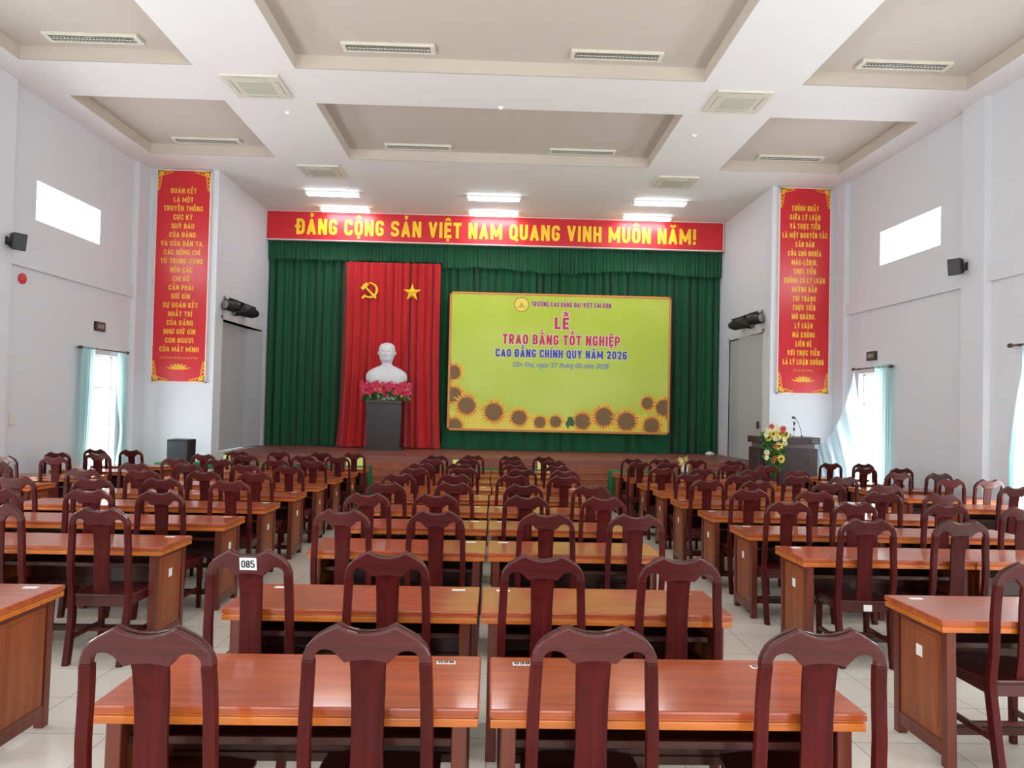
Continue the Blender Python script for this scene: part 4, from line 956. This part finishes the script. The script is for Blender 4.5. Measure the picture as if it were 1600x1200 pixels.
# ------------------------------------------------------------------ ceiling fixtures
def build_ceiling_things():
    names = ['left', 'centre left', 'centre right', 'right']
    ry = {0: 'near', 1: 'far'}
    tr = None
    for j, y in enumerate((10.12, 14.12, 6.2)):
        for i, x in enumerate((-5.6, -1.57, 1.6, 5.66)):
            lab = 'unlit white louvred ceiling light, %s one of the %s coffer row' % (names[i], ('nearer', 'farther', 'overhead')[j])
            if tr is None:
                tr = thing('ceiling_light', lab, 'ceiling light', (x, y, ZI), group='unlit coffer lights')
                mb = MB()
                for b in ((-.64, .64, -.12, -.09, -.04, 0), (-.64, .64, .09, .12, -.04, 0), (-.64, -.58, -.09, .09, -.04, 0), (.58, .64, -.09, .09, -.04, 0), (-.58, .58, -.09, .09, -.008, 0)): mb.box(*b)
                obj('housing', mb, M_PLAST, tr, .004)
                mb = MB()
                for k in range(24): mb.box(-.57 + k * .0495, -.566 + k * .0495, -.09, .09, -.034, -.01)
                for yy in (-.05, .05): mb.box(-.58, .58, yy - .004, yy + .004, -.035, -.01)
                obj('louvre', mb, M_LOUV, tr)
                mb = MB()
                for yy in (-.03, .03): mb.tube([(-.57, yy, -.02), (.57, yy, -.02)], .009, 8)
                obj('tube', mb, M_WHITE, tr)
                o = tr
            else: o = copy_tree(tr)
            o.location = (x, y, ZI); tag(o, lab, 'ceiling light', 'unlit coffer lights')
    tb = None
    for j, y in enumerate((16.82, 18.25)):
        for i, x in enumerate((-3.78, -.11, 3.72)):
            lab = 'lit ceiling tube light over the stage, %s of the %s row' % (('left', 'middle', 'right')[i], ('front', 'back')[j])
            if tb is None:
                tb = thing('tube_light', lab, 'ceiling light', (x, y, ZC), group='lit stage tube lights')
                mb = MB(); mb.box(-.62, .62, -.1, .1, -.03, 0); obj('housing', mb, M_WHITE, tb, .004)
                mb = MB()
                for yy in (-.055, .055): mb.tube([(-.58, yy, -.05), (.58, yy, -.05)], .028, 10)
                obj('tube', mb, M_TUBE, tb)
                for xx in (-.6, .6):
                    mb = MB(); mb.box(xx - .02, xx + .02, -.09, .09, -.075, -.02); obj('end_holder', mb, M_WHITE, tb, .004)
                o = tb
            else: o = copy_tree(tb)
            o.location = (x, y, ZC); tag(o, lab, 'ceiling light', 'lit stage tube lights')
    ac = None
    for (x, y, lab) in ((-3.67, 11.08, 'ceiling cassette air conditioner, left and nearer'), (3.62, 11.08, 'ceiling cassette air conditioner, right and nearer'), (-3.66, 15.22, 'ceiling cassette air conditioner, left and nearest the stage'), (3.67, 15.26, 'ceiling cassette air conditioner, right and nearest the stage')):
        if ac is None:
            ac = thing('air_conditioner', lab, 'air conditioner', (x, y, ZC), group='ceiling air conditioners')
            mb = MB(); mb.box(-.42, .42, -.4, .4, -.035, 0); obj('panel', mb, M_PLAST, ac, .01)
            mb = MB(); mb.box(-.24, .24, -.22, .22, -.042, -.03); obj('grille', mb, M_PLAST2, ac, .004)
            for (a, b, c, d) in ((-.24, .24, -.36, -.31), (-.24, .24, .31, .36), (-.37, -.32, -.22, .22), (.32, .37, -.22, .22)):
                mb = MB(); mb.box(a, b, c, d, -.037, -.03); f = obj('air_slot', mb, M_DGREY, ac)
                mb = MB(); mb.box(a + .004, b - .004, c + .008, d - .012, -.045, -.036); obj('flap', mb, M_PLAST, f, .002)
            o = ac
        else: o = copy_tree(ac)
        o.location = (x, y, ZC); tag(o, lab, 'air conditioner', 'ceiling air conditioners')
    k = 0
    for x, y, lab in ((-3.5, 12.1, 'small white smoke detector on the left ceiling beam'), (.0, 11.6, 'small white smoke detector on the middle ceiling beam'), (3.35, 12.55, 'small white smoke detector on the right ceiling beam'), (-3.35, 16.35, 'small white smoke detector over the stage, left'), (.05, 16.4, 'small white smoke detector over the stage, middle'), (3.9, 16.3, 'small white smoke detector over the stage, right')):
        mb = MB(); mb.loft([[Vector((a * math.cos(i * PI / 8), a * math.sin(i * PI / 8), z)) for i in range(16)] for a, z in ((.045, 0), (.048, -.012), (.036, -.022), (.016, -.04), (.022, -.044))])
        tag(obj('smoke_detector', mb, M_WHITE, None, loc=(x, y, ZC)), lab, 'smoke detector', 'smoke detectors')
build_ceiling_things()

# ------------------------------------------------------------------ side wall fittings and drapes
def build_wall_things():
    mb = MB(); mb.loft([[Vector((xx, a * math.cos(i * PI / 10), a * math.sin(i * PI / 10))) for i in range(20)] for a, xx in ((.07, 0), (.085, .02), (.08, .04), (.03, .06))])
    tag(obj('fire_bell', mb, M_BELL, None, 0, True, loc=(XL, 11.52, 3.42)), 'round red fire alarm bell high on the left wall', 'alarm bell')
    mb = MB(); mb.box(XL, XL + .015, 11.35, 11.47, 1.16, 1.34); tag(obj('switch_plate', mb, M_PLAST, None, .004), 'pale wall switch plate on the left wall', 'switch')
    for sg, x, y, z, lab in ((-1, XL, 13.79, 2.9, 'small dark exit sign above the left side door'), (1, XR, 13.95, 2.71, 'small dark exit sign above the right side door')):
        r = thing('exit_sign', lab, 'sign', (x, y, z), (0, 0, -sg * PI / 2), 'exit signs')
        mb = MB(); mb.box(-.17, .17, -.04, 0, -.085, .085); obj('case', mb, M_BLACK, r, .006)
        mb = MB(); mb.box(-.145, .145, -.044, -.04, -.062, .062); obj('face', mb, M_EXIT, r)
        put_text(r, 'EXIT', 0, -.03, -.047, M_EXITT, cap=.06, width=.18)
    # rods and curtains
    def side_drape(mb, x, ya, yb, z0, z1, amp, n, seed, pinch=None, off=.1, sg=1):
        q = random.Random(seed); rows = []; ph = q.uniform(0, 6)
        for j in range(25):
            t = j / 24; z = z1 + (z0 - z1) * t; row = []
            sc, c0 = 1.0, 0.0
            if pinch: sc, c0 = pinch(t)
            for i in range(n * 8 + 1):
                u = i / (n * 8); yy = ya + (yb - ya) * u
                yy = yy * sc + (1 - sc) * (ya if c0 == 0 else yb)
                row.append(Vector((x - sg * (off + amp * math.sin(u * n * 2 * PI + ph) * (.6 + .4 * math.sin(3 * t + ph))), yy, z)))
            rows.append(row)
        mb.loft(rows, 0, False, False)
    k = 0
    where = ['last', 'second to last']
    for sg, x, side in ((-1, XL, 'left'), (1, XR, 'right')):
        for j, (a, b) in enumerate(DOOR_Y[:2]):
            nm = ('nearest the stage', 'at the frame edge')[j]
            r = thing('curtain_rod', 'dark curtain rod over the %s wall door %s' % (side, nm), 'curtain rod', (x, 0, 2.62 if sg > 0 and j else 2.47), group='curtain rods')
            mb = MB(); xx = -sg * .1; y0, y1 = (a - .38, b + .2) if sg < 0 else (a - .3, b + (.14 if j else .02))
            mb.tube([(xx, y0, 0), (xx, y1, 0)], .013, 8); obj('rod', mb, M_METAL, r)
            for yy in (y0, y1):
                mb = MB(); mb.loft([[Vector((xx + q * math.cos(i * PI / 5), yy + s, q * math.sin(i * PI / 5))) for i in range(10)] for q, s in ((.012, -.04), (.032, -.02), (.032, .02), (.012, .04))]); obj('finial', mb, M_METAL, r, 0, True)
            mb = MB()
            for yy in (y0 + .08, y1 - .08): mb.box(min(0, xx), max(0, xx), yy - .01, yy + .01, -.012, .012)
            obj('bracket', mb, M_METAL, r)
            z0 = fz(b) + .03
            if sg < 0:
                mb = MB(); side_drape(mb, x, a - .36, a + .06, z0 + .75, 2.5, .03, 5, 1, lambda t: (1 - .25 * t, 0), sg=sg)
                tag(obj('door_curtain', mb, M_CURT, None, 0, True), 'pale cyan curtain, near side of the left wall door %s' % nm, 'curtain', 'door curtains')
                mb = MB(); side_drape(mb, x, b - .16, b + .2, z0, 2.5, .03, 5, 2, lambda t: (1 - .55 * math.exp(-((t - .55) / .2) ** 2), 1), sg=sg)
                tag(obj('door_curtain', mb, M_CURT, None, 0, True), 'pale cyan curtain, far side of the left wall door %s' % nm, 'curtain', 'door curtains')
            else:
                mb = MB(); side_drape(mb, x, a - .28, a + .2, z0, 2.52, .03, 5, 3, None, sg=sg)
                tag(obj('door_curtain', mb, M_CURT, None, 0, True), 'pale cyan curtain hanging straight by the right wall door %s' % nm, 'curtain', 'door curtains')
                if j == 1:
                    mb = MB(); side_drape(mb, x, b - .3, b + .17, z0, 2.62, .03, 5, 2, lambda t: (.45 + .55 * min(1, max(0, (t - .15) / .4)) ** .7, 0), sg=sg)
                    tag(obj('door_curtain', mb, M_CURT, None, 0, True), 'pale cyan curtain at the right edge of the frame, far side of its door', 'curtain', 'door curtains')
    # the drape pulled from the last right-hand door across to the lectern
    mb = MB(); rows = []; A = Vector((XR - .1, 14.48, 2.46)); B = Vector((6.45, 14.85, .92)); n = 40
    for i in range(n + 1):
        u = i / n
        top = A.lerp(B, u); top.z = 2.46 + (.9 - 2.46) * (1 - (1 - u) ** 2.1); top.x = A.x + (B.x - A.x) * u ** 1.25
        bot = Vector((A.x - .02 + (6.62 - A.x) * u ** 1.2, 14.0 + .8 * u, fz(14.3) + .04)); row = []
        for j in range(31):
            v = j / 30; p = top.lerp(bot, v)
            fo = .05 * math.sin(u * 30 + 9 * v * (1 - u)) * (.25 + .75 * math.sin(PI * min(1, v + .1)))
            row.append(Vector((p.x + fo * .6, p.y - abs(math.sin(v * PI)) * .1 + fo, p.z)))
        rows.append(row)
    mb.loft(rows, 0, False, False)
    tag(obj('swept_curtain', mb, M_VOILE, None, 0, True), 'pale translucent curtain swept sideways from the right door to the lectern', 'curtain')
build_wall_things()

# ------------------------------------------------------------------ cloth-covered tables in front of the stage
def build_tables():
    names = {}
    def table(xc, w, label, seed):
        y = 14.42; dpt = .5; r = random.Random(seed)
        mb = MB(); rings = []; N = 12
        def per(ww, dd, wav, z):
            pts = []
            L = [(-ww, -dd), (ww, -dd), (ww, dd), (-ww, dd)]
            for k in range(4):
                p, q = L[k], L[(k + 1) % 4]; m = 28 if k % 2 == 0 else 12
                nx, ny = ((0, -1), (1, 0), (0, 1), (-1, 0))[k]
                for i in range(m):
                    t = i / m; s = wav * math.sin(t * m * .9 + k) * math.sin(PI * t) ** .3
                    pts.append(Vector((p[0] + (q[0] - p[0]) * t + nx * s, p[1] + (q[1] - p[1]) * t + ny * s, z)))
            return pts
        for z, wav, ex in ((.755, 0, -.012), (.745, 0, 0), (.6, .008, .008), (.4, .016, .018), (.2, .022, .026), (.02, .026, .034)): rings.append(per(w / 2 + ex, dpt / 2 + ex, wav, z))
        mb.loft(rings[::-1]); 
        t = thing('covered_table', label, 'table', (xc, y, fz(y)), (-SLOPE, 0, 0), 'green covered tables before the stage')
        obj('tablecloth', mb, M_GREEN2, t, 0, True)
        return t
    for i, xc in enumerate((-3.05, -4.42, -5.78)): table(xc, 1.32, 'table under a bright green cloth, left of the middle block, %s from its aisle' % ORD[i + 1], 20 + i)
    for i, xc in enumerate((-.66, .66)): table(xc, 1.3, 'table under a bright green cloth before the middle block, %s of two' % ('left', 'right')[i], 30 + i)
    for i, xc in enumerate((2.98, 4.35)): table(xc, 1.32, 'table under a bright green cloth, right of the middle block, %s from its aisle' % ORD[i + 1], 40 + i)
    # lime cards standing on the cloths
    cz = fz(14.42) + .752
    for i, (x, lab) in enumerate(((-2.78, 'left table nearest the aisle, inner card'), (-2.58, 'left table nearest the aisle, outer card'), (.94, 'right middle table, inner card'), (1.08, 'right middle table, outer card'), (-5.15, 'left table farthest from the aisle'), (-.72, 'left middle table'))):
        r_ = MB(); w2 = .06
        r_.add([(-w2, -.05, 0), (w2, -.05, 0), (w2, 0, .16), (-w2, 0, .16), (w2, .05, 0), (-w2, .05, 0)], [(0, 1, 2, 3), (3, 2, 4, 5)]); r_.add([(-w2, -.045, 0), (w2, -.045, 0), (w2, 0, .155), (-w2, 0, .155), (w2, .045, 0), (-w2, .045, 0)], [(0, 1, 2, 3), (3, 2, 4, 5)])
        tag(obj('folded_card', r_, M_LIME, None, loc=(x, 14.42, cz)), 'pale lime folded card standing on the green cloth, ' + lab, 'card', 'lime cards on the green tables')
    # a white vase with a gilded flower on the right-hand table
    v = thing('flower_vase', 'small white vase with a gold bow flower on the right green table', 'vase', (3.78, 14.42, fz(14.42) + .752))
    mb = MB(); mb.loft([[Vector((a * math.cos(i * PI / 8), a * math.sin(i * PI / 8), z)) for i in range(16)] for a, z in ((.05, 0), (.07, .05), (.06, .12), (.035, .16), (.045, .18))]); obj('vase', mb, M_WHITE, v, 0, True)
    mb = MB(); q = random.Random(3); leaves(mb, 26, lambda: (q.uniform(-.09, .09), q.uniform(-.04, .04), .17 + q.uniform(0, .07)), .1, q); obj('gold_flower', mb, [mat('gilded paper', (232, 196, 120), .35, metal=.3), M_CREAM], v)
    # small things left on the stage floor, far right
    v = thing('folded_cloth', 'small white cloth bundle on the stage floor by the right curtain', 'cloth', (5.45, 18.4, ZS)); v.scale = (.62, .62, .8)
    mb = MB(); mb.loft([[Vector((a * math.cos(i * PI / 8) * 1.6, a * math.sin(i * PI / 8), z + .012 * math.sin(i * 2.1))) for i in range(16)] for a, z in ((.1, .012), (.12, .04), (.09, .08), (.03, .11))]); obj('bundle', mb, M_WHITE, v, 0, True)
build_tables()
